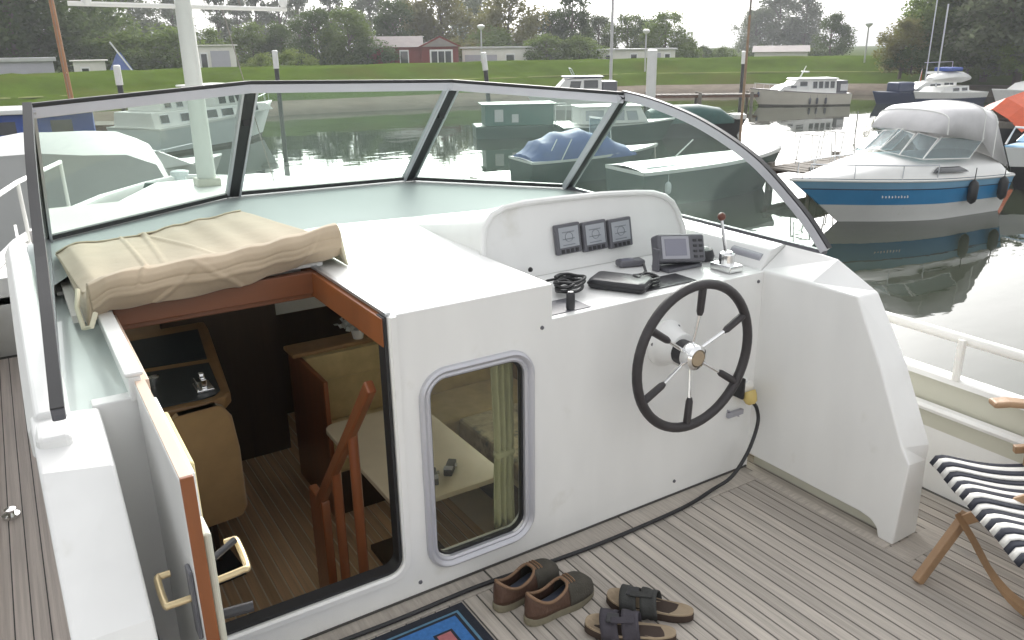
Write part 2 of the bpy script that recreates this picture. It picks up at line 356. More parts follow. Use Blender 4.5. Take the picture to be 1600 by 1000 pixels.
for sd_ in (-1, 1):
    b.tube([Vector((CX + sd_ * (h - .05), y, .385)) for y, h in HALF[:5]], .022, 8)
b.build('bulwark_ledge', 'gel', Yt, smooth=True)
for sd_ in (-1, 1):
    rl = MB().tube([Vector((CX + sd_ * (h - .03), y, sheer(y) + .20)) for y, h in HALF[:3]], .022, 10).build('hand_rail', 'steel', Yt, smooth=True)
    for y in (-4.2, -3.2, -2.2, -1.4, -.625, -.05):
        h = 1.79; MB().tube([(CX + sd_ * (h - .03), y, .545), (CX + sd_ * (h - .03), y, .725)], .017, 8).build('stanchion', 'steel', rl, smooth=True)
# cockpit deck: caulk bed, planks fore and aft, margin boards
dk = MB().box(-.95, 2.68, -4.55, .2, -.05, -.0025).build('cockpit_deck', 'caulk', Yt)
pl0 = MB().box(-.0250, .0250, -.5, .5, -.02, 0).build('plank', 'teak', dk, bevel=.0012, seg=1); pl0.location = (-.40, -2.32, 0); pl0.scale = (1, 4.4, 1)
def plank(x, y0, y1, src, parent, z=0, w=1.0): return linked('plank', src, parent, (x, (y0 + y1) / 2, z), (w, y1 - y0, 1))
pl0.location -= Yt.location * 0
STEP = .0565; x = -.40 + STEP; k = 0; rj = random.Random(5)
while x < 2.62:
    front = -.112
    if x > 2.075: front = .15
    cut = -1.3 - (k * 37 % 11) * .21
    plank(x, cut + .004, front, pl0, dk); plank(x, -4.5, cut - .004, pl0, dk); x += STEP; k += 1
mb0 = MB().box(-.5, .5, -.053, .053, -.02, .001).build('margin_board', 'teak', dk, bevel=.0012, seg=1)
mb0.scale = (1.18, 1, 1); mb0.location = (.09, -.056, 0)
for x0, x1 in ((.688, 1.34), (1.348, 2.07)): linked('margin_board', mb0, dk, ((x0 + x1) / 2, -.056, 0), (x1 - x0, 1, 1))
linked('margin_board', mb0, dk, (2.21, -.808, 0), (.27, .9, 1))
linked('margin_board', mb0, dk, (2.10, -.40, .0006), (.70, .42, 1), (0, 0, PI / 2))
# port side deck
pd = MB().box(-1.02, -.45, -.6, 2.9, .19, .2475).build('side_deck', 'caulk', Yt)
sp0 = MB().box(-.0215, .0215, -.5, .5, -.02, 0).build('plank', 'teakside', pd, bevel=.001, seg=1); sp0.location = (-.60, 1.2, .25); sp0.scale = (1, 3.3, 1)
for i in range(1, 9): plank(-.60 - i * .047, -.5, 2.85, sp0, pd, .25)
MB().box(-1.02, 2.0, 2.9, 2.93, .2, .70).build('deck_step', 'gel', Yt)
ft = MB().lathe([(.03, 0), (.03, .012), (.012, .014), (.012, .03), (.02, .034), (.001, .036)], Matrix.Translation((-.80, .95, .25)), 14).build('deck_filler_cap', 'chrome', Yt, smooth=True)
# starboard side deck and foredeck
MB().box(2.30, 2.66, .15, 2.9, .0, .06).build('starboard_side_deck', 'gel', Yt)
outl = [(CX - h + .03, y) for y, h in HALF if y > 2.5] + [(CX + h - .03, y) for y, h in reversed(HALF) if y > 2.5]
outl = [(CX - 1.76, 2.9)] + outl + [(CX + 1.76, 2.9)]
MB().prism([outl], XY, .54, .60).build('foredeck', 'gel', Yt, bevel=.01)
MB().prism([[(CX - 1.15, 2.1), (CX - 1.1, 3.3), (CX - .85, 4.1), (CX - .45, 4.9), (CX + .45, 4.9), (CX + .85, 4.1), (CX + 1.1, 3.3), (CX + 1.15, 2.1)]], XY, .59, .86).build('foredeck_trunk', 'gel', Yt, bevel=.03, seg=3)
MB().box(-.12, .42, 3.0, 3.45, .858, .90).build('deck_hatch', 'gelgreyshade', Yt, bevel=.02)
MB().box(1.25, 1.75, 3.1, 3.5, .858, .895).build('deck_hatch', 'cream', Yt, bevel=.02)
# pulpit rail round the bow, windlass
for sd_ in (-1,):
    pr = MB().tube([Vector((CX + sd_ * (h - .08), y, sheer(y) + (.42 if y > 3.4 else .02 + .4 * max(0, (y - 2.3) / 1.1)))) for y, h in ((2.3, 1.78), (3.0, 1.74), (3.4, 1.70), (4.2, 1.48), (5.0, 1.16))], .016, 8).build('bow_rail', 'steel', Yt, smooth=True)
    for y, h in ((3.4, 1.70), (4.2, 1.48), (5.0, 1.16)):
        MB().tube([(CX + sd_ * (h - .08), y, sheer(y)), (CX + sd_ * (h - .08), y, sheer(y) + .42)], .013, 8).build('stanchion', 'steel', pr, smooth=True)
MB().box(.62, 1.10, 5.25, 5.5, .60, .70).lathe([(.05, 0), (.05, .12), (.08, .14), (.08, .17), (.03, .18)], Matrix.Translation((.72, 5.38, .70)), 14).tube([(.5, 5.38, .68), (1.2, 5.38, .68)], .05, 12).build('windlass', 'bgrey', Yt, bevel=.01)
MB().lathe([(.05, 0), (.045, .16), (.07, .18), (.05, .22)], Matrix.Translation((.45, 5.2, .60)), 12).build('bollard', 'bgreen', Yt, smooth=True)
# deckhouse bulkhead facing the cockpit
door_arc = [(.36 - .06 + .06 * math.cos(a), .13 + .06 + .06 * math.sin(a)) for a in [rad(-i * 15) for i in range(0, 7)]]
outer = [(-.50, 0), (2.13, 0), (2.13, .955), (1.0, .955), (1.0, 1.088), (.36, 1.088)] + door_arc + [(-.36, .13), (-.36, 1.0), (-.50, 1.0)]
MB().prism([outer, rrect(.485, .885, .115, .835, .085)], XZ, 0, .05).build('bulkhead', 'gel', Yt, bevel=.006)
MB().box(-.36, 2.12, -.0045, -.0005, .0015, .010).build('base_seam', 'caulk', Yt)
# companionway rim (raised white lip, then a dark seal)
def sweep_xz(path, prof, name, mat, parent, bevel=0):   # path in x,z; prof = (inward offset, y)
    rg = []
    for i, p in enumerate(path):
        a = Vector(path[max(i - 1, 0)]); c = Vector(path[min(i + 1, len(path) - 1)]); d = (c - a).normalized(); nrm = Vector((d.y, -d.x))
        rg.append([Vector((p[0] + nrm.x * o, y, p[1] + nrm.y * o)) for o, y in prof])
    return MB().loft(rg).build(name, mat, parent, smooth=True, auto=30)
rim = [(.36, 1.086), (.36, .6)] + door_arc + [(0, .13), (-.36, .13)]
df = sweep_xz(rim, [(-.028, 0), (-.024, -.016), (-.004, -.018), (.004, -.012), (.006, .05), (-.028, .05)], 'door_frame', 'gel', Yt)
sweep_xz(rim, [(.0062, -.004), (.018, -.006), (.018, .046), (.0062, .046)], 'door_seal', 'black', df)
MB().box(-.366, -.357, -.012, .045, .14, 1.02).build('hinge_seal', 'black', df)
for z in (.30, .86): MB().box(-.383, -.358, -.03, -.001, z, z + .11).build('hinge', 'greyp', df, bevel=.003)
# alloy window in the bulkhead
fr = MB()
def rr(ins, y): return [Vector((px, y, pz)) for px, pz in rrect(.452 + ins, .918 - ins, .075 + ins, .872 - ins, max(.105 - ins, .03), 8)]
fr.loft([rr(0, .002), rr(.003, -.012), rr(.012, -.018), rr(.022, -.013), rr(.026, -.006), rr(.034, -.009), rr(.042, -.004), rr(.042, .045)], cap=False)
wf = fr.build('window_frame', 'aluw', Yt, smooth=True)
b = MB(); b.loft([rr(.042, .010), rr(.050, .010), rr(.050, .03), rr(.042, .03)], cap=False); b.build('window_gasket', 'black', wf)
MB().prism([rrect(.500, .870, .123, .824, .055, 8)], XZ, .018, .024).build('window_pane', 'glassc', wf)
# screws in the bulkhead
for x, z in ((.955, .93), (.42, .055), (2.09, .915), (1.66, .07)):
    MB().lathe([(.008, 0), (.007, .004), (.001, .005)], Matrix.Translation((x, 0, z)) @ Matrix.Rotation(PI / 2, 4, 'X'), 10).build('screw', 'greyp', Yt, smooth=True)
# coach roof: flat white part, then a shade-coloured band rising to the windscreen
WB = [(-.48, 1.81, 1.10), (.43, 2.18, 1.15), (1.43, 2.10, 1.15), (2.20, 1.56, 1.10)]
WTp = [(-.465, 1.25, 1.698), (.445, 1.66, 1.736), (1.49, 1.62, 1.71), (2.14, 1.0, 1.645)]
WL = [(-.47, 1.22, 1.70), (-.50, .92, 1.56), (-.522, .66, 1.43), (-.54, .40, 1.31), (-.56, .10, 1.195), (-.58, -.20, 1.075)]
WR = [(2.15, 1.02, 1.645), (2.17, .83, 1.617), (2.185, .60, 1.566), (2.195, .44, 1.515), (2.20, .29, 1.456), (2.205, .18, 1.402), (2.21, .10, 1.350), (2.216, .0, 1.275), (2.222, -.115, 1.182), (2.23, -.215, 1.075)]
# the flat roof keeps clear of the hatch opening and the helm well
roof = [(.362, .004), (1.0, .004), (1.0, .52), (1.14, .62), (2.10, .62), (2.10, 1.05), (1.5, 1.30), (.7, 1.42), (-.40, 1.25), (-.40, .80), (.362, .80)]
MB().prism([roof], XY, 1.045, 1.09).build('coach_roof', 'gel', Yt, bevel=.008, seg=3)
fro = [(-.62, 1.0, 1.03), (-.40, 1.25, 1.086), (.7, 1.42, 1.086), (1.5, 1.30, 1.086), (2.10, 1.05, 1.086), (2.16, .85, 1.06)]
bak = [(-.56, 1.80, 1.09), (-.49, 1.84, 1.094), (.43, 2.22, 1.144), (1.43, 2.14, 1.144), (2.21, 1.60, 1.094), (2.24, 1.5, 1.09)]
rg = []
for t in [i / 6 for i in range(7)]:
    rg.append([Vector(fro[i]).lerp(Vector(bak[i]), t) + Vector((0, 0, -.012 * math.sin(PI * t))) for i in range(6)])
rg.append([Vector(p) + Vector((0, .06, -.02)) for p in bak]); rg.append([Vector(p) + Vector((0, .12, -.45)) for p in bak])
MB().loft(rg, cap=False, closed=False).build('roof_front', 'gelgreyshade', Yt, smooth=True)
# port roof gutter between coaming and hatch
MB().prism([[(-.56, .985), (-.40, 1.0), (-.40, .94), (-.56, .94)]], XZ, .004, 1.3).build('roof_gutter', 'gutter', Yt)
MB().box(-.405, -.372, -.012, .80, .99, 1.062).box(-.412, -.365, -.014, .80, 1.0622, 1.075).build('hatch_rail', 'gel', Yt, bevel=.005)
MB().box(-.372, -.352, -.004, .78, .97, 1.045).build('hatch_rail_lining', 'palewood', Yt, bevel=.003)
MB().box(.338, .361, .0, .80, .985, 1.083).build('hatch_side_board', 'mahog', Yt, bevel=.003)
MB().box(.352, .372, .0, .80, 1.0902, 1.10).build('hatch_track', 'alu', Yt, bevel=.002)
MB().box(-.36, .36, .66, .70, 1.0, 1.085).box(-.35, .35, .69, .72, .975, 1.0).build('hatch_front_beam', 'mahogy', Yt, bevel=.004)
# helm well
MB().box(.965, .998, .05, .52, .90, 1.044).build('helm_well_side', 'gel', Yt)
MB().box(1.0, 2.13, .052, .62, .90, .954).build('dashboard', 'gel', Yt, bevel=.006)
top = [(1.015, 1.06), (1.02, 1.13), (1.035, 1.19), (1.075, 1.235), (1.14, 1.258), (1.24, 1.268), (1.45, 1.266), (1.65, 1.261), (1.85, 1.248), (1.95, 1.237), (2.02, 1.215), (2.07, 1.18), (2.10, 1.13), (2.125, 1.06), (2.13, .955)]
bot = [(1.22, .955)]
def lean(z): return .50 + (z - .955) * .18
ring = top + bot
MB().prism([ring], lambda u, v, w: Vector((u, lean(v) + w, v)), 0, .02).build('helm_backboard', 'gel', Yt, bevel=.004)
lip = [Vector((u, lean(v) - .006, v)) for u, v in top]; MB().tube(lip, .014, 8).build('backboard_lip', 'gel', Yt, smooth=True)
r0 = [Vector((u, lean(v) + .018, v)) for u, v in top]; r1 = [Vector((u, .80, 1.05 + (v - 1.05) * .72)) for u, v in top]; r2_ = [Vector((CX + (u - CX) * .98, 1.25, 1.05 + max(v - 1.05, 0) * .18)) for u, v in top]
MB().loft([r0, r1, r2_], cap=False, closed=False).build('helm_cowl', 'gel', Yt, smooth=True)
# starboard coaming and wing wall (fin)
IN = [(0.02, .955), (-.244, .96), (-.459, .962), (-.60, .707), (-.733, .425), (-.771, .368), (-.757, 0), (-.69, 0), (-.678, .04), (-.65, .062), (-.60, .072), (.02, .072)]
OUT = [(0.02, 1.06), (-.244, 1.04), (-.442, .944), (-.605, .69), (-.748, .398), (-.745, .33), (-.755, 0), (-.69, 0), (-.678, .04), (-.65, .062), (-.60, .072), (.02, .072)]
def wall(xi, xo, IN, OUT, name):
    return MB().loft([[Vector((xi, y, z)) for y, z in IN], [Vector((xo, y, z)) for y, z in OUT]]).build(name, 'gel', Yt, bevel=.009, seg=3)
wall(2.12, 2.285, IN, OUT, 'starboard_wing_wall')
MB().box(2.175, 2.26, -.665, .0, .002, .0725).build('wing_wall_foot', 'cream', Yt)
MB().loft([[Vector((2.121, y, .86)), Vector((2.121, y, .957)), Vector((2.18, y, 1.035)), Vector((2.283, y, 1.058)), Vector((2.285, y, .86))] for y in (.021, .8, 1.62)]).build('starboard_coaming', 'gel', Yt, bevel=.006)
HOLES = [rrect(.12, 1.42, .14, .85, .06, 4), rrect(1.50, 2.80, .14, .85, .06, 4)]  # unseen window openings, added and enlarged to brighten the saloon
for x0, x1 in ((2.287, 2.30), (-.60, -.587)):       # cabin sides with the added, unseen windows
    hsd = MB().prism([[(.0, .05), (2.9, .05), (2.9, .99), (.0, .99)]] + HOLES, YZ, x0, x1).build('house_side', 'gel', Yt)
    for h_ in HOLES: MB().prism([h_], YZ, x0 + .004, x0 + .009).build('added_side_pane', 'glassc', hsd)
MB().tube([(2.165, .05, .995), (2.165, .22, 1.0)], .022, 12).build('grab_cylinder', 'greyl', Yt, smooth=True)
# port coaming and wing wall
INp = [(0.0, .995), (-.10, .985), (-.27, .945), (-.60, .72), (-.733, .425), (-.771, .368), (-.757, 0), (-.4, 0), (0, 0)]
OUTp = [(0.0, 1.01), (-.10, 1.0), (-.24, .955), (-.60, .72), (-.748, .398), (-.745, .33), (-.755, 0), (-.4, 0), (0, 0)]
wall(-.485, -.645, INp, OUTp, 'port_wing_wall')
MB().loft([[Vector((-.655, y, .90)), Vector((-.655, y, 1.0 + dz)), Vector((-.63, y, 1.045 + dz)), Vector((-.565, y, 1.045 + dz)), Vector((-.545, y, .985 + dz)), Vector((-.545, y, .90))] for y, dz in ((-.03, -.025), (.4, 0), (1.2, .02), (1.9, .04))]).build('port_coaming', 'gel', Yt, bevel=.008)
MB().box(-.64, -.56, -.16, -.025, .96, 1.005).build('coaming_block', 'gel', Yt, bevel=.015, seg=3)
# ---- windscreen
ws = MB()
for i in range(3): ws.bar(Vector(WB[i]) + Vector((0, 0, .008)), Vector(WB[i + 1]) + Vector((0, 0, .008)), .03, .02)
wsf = ws.build('windscreen_base_rail', 'black', Yt)
for i in range(3):
    MB().bar(Vector(WTp[i]) - Vector((0, 0, .016)), Vector(WTp[i + 1]) - Vector((0, 0, .016)), .022, .040).build('top_channel', 'aluw', wsf, bevel=.003)
    MB().bar(Vector(WTp[i]) + Vector((0, 0, .012)), Vector(WTp[i + 1]) + Vector((0, 0, .012)), .028, .016).build('top_gasket', 'black', wsf, bevel=.004)
def mullion(a, b_, wide, name='mullion'):
    a, b_ = Vector(a), Vector(b_); d = (b_ - a).normalized(); sx = Vector((1, 0, 0)) - d * d.x; sx.normalize(); up = sx.cross(d)
    q = MB().bar(a, b_, wide, .03, up=up).build(name, 'black', wsf, bevel=.004)
    for s_ in (-1, 1): MB().bar(a + sx * s_ * (wide / 2 + .006), b_ + sx * s_ * (wide / 2 + .006), .011, .036, up=up).build('mullion_trim', 'aluw', q)
    return q
for i in (1, 2): mullion(WB[i], Vector(WTp[i]) - Vector((0, 0, .02)), .052)
mullion(WB[0], Vector(WTp[0]), .014, 'corner_post'); mullion(WB[3], Vector(WTp[3]), .042, 'corner_post')
for i in (1, 2):
    p = Vector(WB[i]).lerp(Vector(WTp[i]), .70); MB().box(p.x - .016, p.x + .016, p.y - .045, p.y - .012, p.z - .02, p.z + .02).build('catch', 'black', wsf, bevel=.004)
for i in range(3):
    a, b_, c, d = [Vector(v) for v in (WB[i], WB[i + 1], WTp[i + 1], WTp[i])]; nrm = (b_ - a).cross(d - a).normalized() * .003
    MB().loft([[v - nrm for v in (a, b_, c, d)], [v + nrm for v in (a, b_, c, d)]]).build('windscreen_pane', 'glassw', wsf)
def wing(W_, base0, name, sgn, w, matn):
    baseP = [Vector(base0), Vector((W_[-1][0], W_[-1][1], W_[-1][2] - .01))]
    poly = [baseP[0]] + [Vector(p) for p in W_] + [baseP[1]]
    n0 = len(poly); nr = Vector((.0028, 0, 0))
    tri = tessellate_polygon([[Vector((p.y, p.z, 0)) for p in poly]])
    q = MB(); q.add([p - nr for p in poly] + [p + nr for p in poly], [tuple(t) for t in tri] + [tuple(i + n0 for i in t[::-1]) for t in tri] + [(i, (i + 1) % n0, n0 + (i + 1) % n0, n0 + i) for i in range(n0)])
    q.build('wing_pane', 'glassw', wsf)
    rg = []
    for i, p in enumerate(W_):
        p = Vector(p); a = Vector(W_[max(i - 1, 0)]); c = Vector(W_[min(i + 1, len(W_) - 1)]); d = (c - a).normalized(); nn = Vector((1, 0, 0)).cross(d); nn = nn if nn.z > 0 else -nn
        rg.append([p + Vector((w * u, 0, 0)) + nn * v for u, v in ((-.5, -.02), (.5, -.02), (.5, .02), (-.5, .02))])
    fr_ = MB().loft(rg).build(name, matn, wsf, bevel=.004)
    rg2 = [[v + (r[3] - r[0]).normalized() * .0 for v in (r[3] + (r[3] - r[0]) * .02, r[2] + (r[2] - r[1]) * .02, r[2] + (r[2] - r[1]) * .16, r[3] + (r[3] - r[0]) * .16)] for r in rg]
    MB().loft(rg2).build('wing_gasket', 'black', fr_)
    MB().bar(baseP[0], baseP[1] + Vector((0, 0, .004)), .022, .016).build('wing_base_rail', 'greyp', wsf)
def resample(P, k=4):      # smooth curve through the wing points
    P = [Vector(p) for p in P]; out = []
    for i in range(len(P) - 1):
        p0, p1, p2, p3 = P[max(i - 1, 0)], P[i], P[i + 1], P[min(i + 2, len(P) - 1)]
        for j in range(k):
            t = j / k; out.append(.5 * ((2 * p1) + (p2 - p0) * t + (2 * p0 - 5 * p1 + 4 * p2 - p3) * t * t + (3 * p1 - p0 - 3 * p2 + p3) * t ** 3))
    return out + [P[-1]]
wing(resample(WR, 3), WB[3], 'wing_frame', 1, .026, 'aluw'); wing(resample(WL), WB[0], 'wing_frame', -1, .030, 'greyp')
# ---- signal mast on the foredeck
ms = MB().tube([(.77, 4.5, .86), (.77, 4.5, 1.5), (.77, 4.5, 3.6)], [.072, .066, .05], 14).build('mast', 'mastw', Yt, smooth=True)
MB().tube([(.0, 4.5, 2.21), (1.55, 4.5, 2.185)], .017, 10).build('crossbar', 'steel', ms, smooth=True)
MB().box(.68, .86, 4.40, 4.60, .858, .92).build('mast_foot', 'cream', ms, bevel=.01)
for x in (.12, 1.53): MB().lathe([(.02, 0), (.035, .03), (.03, .09), (.012, .11)], Matrix.Translation((x, 4.5, 2.20)), 12).build('lamp', 'bwhite', ms, smooth=True)
MB().tube([(.12, 4.5, 2.2), (.77, 4.52, 3.4)], .004, 5).tube([(1.2, 4.5, 2.19), (.78, 4.52, 3.4)], .004, 5).tube([(1.05, 4.5, 2.19), (1.25, 4.3, .86)], .004, 5).build('halyard', 'pole', ms)
# ---- companionway door, swung open towards us
dr = MB().box(-.392, -.362, -.625, -.02, .15, 1.045).build('door', 'gel', Yt, bevel=.003)
MB().box(-.390, -.364, -.626, -.02, 1.0455, 1.052).build('door_top_edge', 'palewood', dr)  # sky light from above put into the paler wood colour
MB().box(-.391, -.363, -.634, -.6255, .15, 1.0515).build('door_edge', 'mahog', dr, bevel=.002)
MB().box(-.3615, -.345, -.53, -.04, .25, 1.005).build('door_inner_panel', 'gel', dr, bevel=.005)
MB().box(-.3448, -.325, -.40, -.06, .30, .965).build('door_pad', 'creamcurt', dr, bevel=.008)
MB().box(-.3615, -.345, -.625, -.54, .60, .90).build('lock_case', 'cream', dr, bevel=.006)
MB().box(-.402, -.3925, -.60, -.555, .62, .80).build('lock_plate', 'greyp', dr, bevel=.003)
MB().tube(resample([(-.395, -.575, .72), (-.445, -.575, .72), (-.455, -.565, .72), (-.455, -.47, .725), (-.445, -.46, .725), (-.425, -.46, .725)], 4), .0085, 10).build('handle', 'brass', dr, smooth=True)
MB().tube(resample([(-.345, -.585, .75), (-.285, -.585, .755), (-.272, -.575, .755), (-.268, -.47, .76), (-.278, -.458, .76), (-.295, -.458, .76)], 4), .0085, 10).build('handle', 'brass', dr, smooth=True)
MB().tube([(-.345, -.59, .66), (-.275, -.60, .66)], .013, 10).build('door_bolt', 'blackp', dr, smooth=True)
MB().tube([(-.345, -.60, .82), (-.29, -.57, .83)], .008, 8).build('key_knob', 'blackp', dr, smooth=True)
# ---- steering wheel
WC = Vector((1.545, -.185, .745)); WR_ = .292
sw = MB().tube([WC + Vector((WR_ * math.cos(2 * PI * i / 56), 0, WR_ * math.sin(2 * PI * i / 56))) for i in range(56)], .0195, 12, closed=True).build('steering_wheel', 'rim', Yt, smooth=True)
for i in range(6):
    a = rad(86 + 60 * i); d = Vector((math.cos(a), 0, math.sin(a)))
    s_ = MB().tube([WC + d * .03 + Vector((0, .02, 0)), WC + d * .19], .0075, 8).build('spoke', 'chrome', sw, smooth=True)
    MB().tube([WC + d * .17, WC + d * .185, WC + d * .285], [.010, .0145, .016], 10).build('spoke_grip', 'rim', sw, smooth=True)
RX = Matrix.Rotation(PI / 2, 4, 'X')         # local z -> -y
MB().lathe([(.052, -.03), (.054, -.005), (.05, .012), (.036, .020), (.033, .014), (.001, .016)], Matrix.Translation(WC) @ RX, 28).build('hub', 'chrome', sw, smooth=True)
MB().lathe([(.033, .0165), (.030, .021), (.001, .024)], Matrix.Translation(WC) @ RX, 24).build('hub_badge', 'footbed', sw, smooth=True)
MB().lathe([(.05, 0), (.05, .055)], Matrix.Translation(WC + Vector((0, .08, 0))) @ RX, 24).build('hub_collar', 'black', sw, smooth=True)
st = MB().lathe([(.098, 0), (.098, .012), (.086, .02), (.070, .07), (.066, .105), (.058, .108)], Matrix.Translation((1.56, 0, .745)) @ RX, 32).build('helm_pump', 'gel', Yt, smooth=True)
for a in (50, 170, 290): MB().lathe([(.009, 0), (.008, .008), (.001, .009)], Matrix.Translation((1.56 + .083 * math.cos(rad(a)), -.012, .745 + .083 * math.sin(rad(a)))) @ RX, 10).build('bolt', 'greyp', st, smooth=True)
# ---- instruments on the backboard
def bb(u, v, w=0): return Vector((u, lean(v) - w, v))       # point on the backboard
tilt = math.atan(.18)
def on_board(u, v): return Matrix.Translation(bb(u, v)) @ Matrix.Rotation(-tilt, 4, 'X') @ Matrix.Rotation(rad(-1.0), 4, 'Y')
for i, (u, v) in enumerate(((1.438, 1.093), (1.583, 1.087), (1.728, 1.082))):
    m_ = on_board(u, v); d = MB().box(-.066, .066, -.026, -.001, -.066, .066, m_).build('instrument_display', 'greyp', Yt, bevel=.006)
    MB().box(-.052, .052, -.0275, -.0262, -.036, .052, m_).build('screen', 'lcd', d)
    q = MB()
    for z0 in (.028, -.002, -.028): q.box(-.035, .03, -.0281, -.0277, z0, z0 + .004, m_)
    q.tube([m_ @ Vector((.02 * math.cos(2 * PI * k / 16), -.0281, .008 + .02 * math.sin(2 * PI * k / 16))) for k in range(16)], .0011, 4, closed=True)
    q.build('screen_digits', 'ink', d)
    q = MB()
    for kx in range(4): q.box(-.045 + kx * .025, -.03 + kx * .025, -.029, -.0262, -.060, -.044, m_)
    q.build('button_row', 'blackp', d)
# compass-black screw heads on the well
MB().lathe([(.011, 0), (.009, .008), (.001, .01)], Matrix.Translation((1.215, .47, 1.0)) @ RX, 10).build('screw', 'black', Yt, smooth=True)
# chart plotter on its bracket
cp = thing('chart_plotter', 'grey chart plotter with small screen on a bracket behind the steering wheel', 'plotter', (1.86, .26, .955))
m_ = Matrix.Translation((0, 0, .085)) @ Matrix.Rotation(rad(-14), 4, 'Z') @ Matrix.Rotation(rad(-24), 4, 'X') @ Matrix.Rotation(rad(4), 4, 'Y')
MB().box(-.115, .115, -.03, .04, -.062, .062, m_).build('case', 'greyp', cp, bevel=.012, seg=3)
MB().box(-.098, .035, -.0335, -.0302, -.050, .050, m_).build('screen_bezel', 'greyl', cp, bevel=.004)
MB().box(-.083, .020, -.0350, -.0337, -.036, .038, m_).build('screen', 'lcdd', cp)
for kx in range(2):
    for kz in range(4): MB().box(.055 + kx * .028, .073 + kx * .028, -.0345, -.0302, .026 - kz * .024, .038 - kz * .024, m_).build('button', 'blackp', cp, bevel=.002)
MB().box(-.10, .10, -.05, .06, 0, .016).box(-.125, -.113, -.01, .03, .0, .10).box(.113, .125, -.01, .03, 0, .10).build('bracket', 'greyp', cp, bevel=.003)
# throttle lever
tl = MB().box(1.965, 2.045, .05, .17, .955, .985).lathe([(.034, 0), (.034, .05), (.02, .06)], Matrix.Translation((2.005, .11, .98)), 16).build('throttle', 'chrome', Yt, bevel=.004)
MB().tube([(2.005, .11, 1.0), (2.0, .13, 1.09), (1.998, .15, 1.17)], .0075, 8).build('lever', 'chrome', tl, smooth=True)
MB().ball((1.998, .152, 1.185), .0185).build('knob', 'redball', tl, smooth=True)
# things left on the dash
ph = thing('black_pouch', 'black flat leather pouch lying on the dash with its cable', 'pouch', (1.46, .17, .955), rad(-58))
MB().loft([rr_ for rr_ in [[Vector((u, v, z)) for u, v in rrect(-.12 + i_, .12 - i_, -.075 + i_, .075 - i_, .02, 4)] for z, i_ in ((.002, .006), (.010, 0), (.030, 0), (.040, .006), (.043, .016))]]).build('flap', 'blackp', ph, smooth=True)
MB().loft([[Vector((u, v, z)) for u, v in rrect(-.122 + i_, .122 - i_, -.077 + i_, .077 - i_, .02, 4)] for z, i_ in ((.018, 0), (.023, -.002), (.028, 0))]).build('zip_band', 'black', ph, smooth=True)
def coil(c, r, turns, h, n=22, ph0=0, ex=1.0): return [Vector(c) + Vector((r * (1 + .12 * math.sin(2.3 * a)) * math.cos(a + ph0), r * ex * math.sin(a + ph0), h * a / (2 * PI * turns) + .003 * math.sin(3 * a))) for a in [2 * PI * turns * i / (n * turns) for i in range(int(n * turns))]]
tag(MB().tube(coil((1.56, .13, .963), .055, 2.6, .035, ex=.8) + [Vector((1.62, .2, .99)), Vector((1.66, .26, 1.0)), Vector((1.70, .30, .975))], .006, 7).build('coiled_cable', 'black', None, smooth=True), 'black coiled cable beside the pouch on the dash', 'cable')
tag(MB().tube(coil((1.24, .22, .965), .062, 3.3, .06, ph0=1, ex=.7), .0065, 7).tube(coil((1.27, .29, .965), .045, 2.4, .05, ph0=3, ex=.8) + [Vector((1.2, .32, .99)), Vector((1.10, .27, .97)), Vector((1.06, .16, .962))], .0055, 7).tube(coil((1.20, .20, .985), .035, 2.2, .03, ph0=2.5), .005, 7).build('cable_bundle', 'black', None, smooth=True), 'tangled black cable bundle at the left corner of the dash', 'cable')
MB().lathe([(.016, 0), (.018, .01), (.018, .075), (.012, .085)], Matrix.Translation((1.035, .10, .957)), 14).build('switch_post', 'blackp', Yt, smooth=True)
MB().lathe([(.015, 0), (.017, .01), (.017, .06), (.011, .07)], Matrix.Translation((1.115, .045, .957)), 14).build('switch_post', 'blackp', Yt, smooth=True)
MB().box(1.01, 1.20, .03, .17, .9545, .958).build('switch_panel', 'greyp', Yt, bevel=.001)
MB().box(1.50, 1.78, .06, .19, .9545, .959).build('dash_panel', 'blackp', Yt, bevel=.002)
rc = thing('handheld_receiver', 'small dark handheld receiver lying between plotter and backboard', 'receiver', (1.72, .40, .955), rad(-15))
MB().box(-.075, .05, -.03, .03, .0, .03).build('body', 'greyp', rc, bevel=.010); MB().box(-.06, .0, -.02, .02, .0302, .0315).build('screen', 'lcdd', rc)
tag(MB().lathe([(.05, 0), (.055, .02), (.045, .05), (.02, .06), (.001, .06)], Matrix.Translation((2.05, .30, .955)), 16).build('instrument_housing', 'blackp', None, smooth=True), 'round black instrument housing to the right of the plotter', 'instrument')
# ---- shore power: socket, yellow plug, cable along the bulkhead
sk = MB().lathe([(.040, 0), (.040, .02), (.034, .026), (.034, .05)], Matrix.Translation((2.03, 0, .445)) @ RX, 20).build('power_socket', 'gel', Yt, smooth=True)
MB().box(1.985, 2.0, -.06, 0, .40, .50).build('socket_lid', 'black', sk, bevel=.005)
MB().bar((1.96, -.001, .335), (2.03, -.001, .29), .006, .03, up=(0, 1, 0)).box(1.955, 2.05, -.02, -.001, .30, .325).build('drain_fitting', 'greyl', Yt, bevel=.004)
pg = thing('power_cable', 'black shore power cable with yellow plug trailing along the bulkhead foot', 'cable', (2.04, -.05, .0), world=True)
MB().lathe([(.034, 0), (.034, .02), (.026, .05), (.014, .06)], Matrix.Translation((2.035, -.045, .425)) @ Matrix.Rotation(rad(150), 4, 'X'), 18).build('plug', 'yellow', pg, smooth=True)
cb = resample([(2.04, -.062, .385), (2.068, -.075, .345), (2.072, -.085, .27), (2.02, -.09, .15), (1.93, -.088, .05), (1.82, -.078, .012), (1.6, -.112, .010), (1.2, -.122, .010), (.95, -.112, .010), (.62, -.085, .010), (.3, -.088, .010), (0, -.082, .010), (-.35, -.09, .010)], 6)
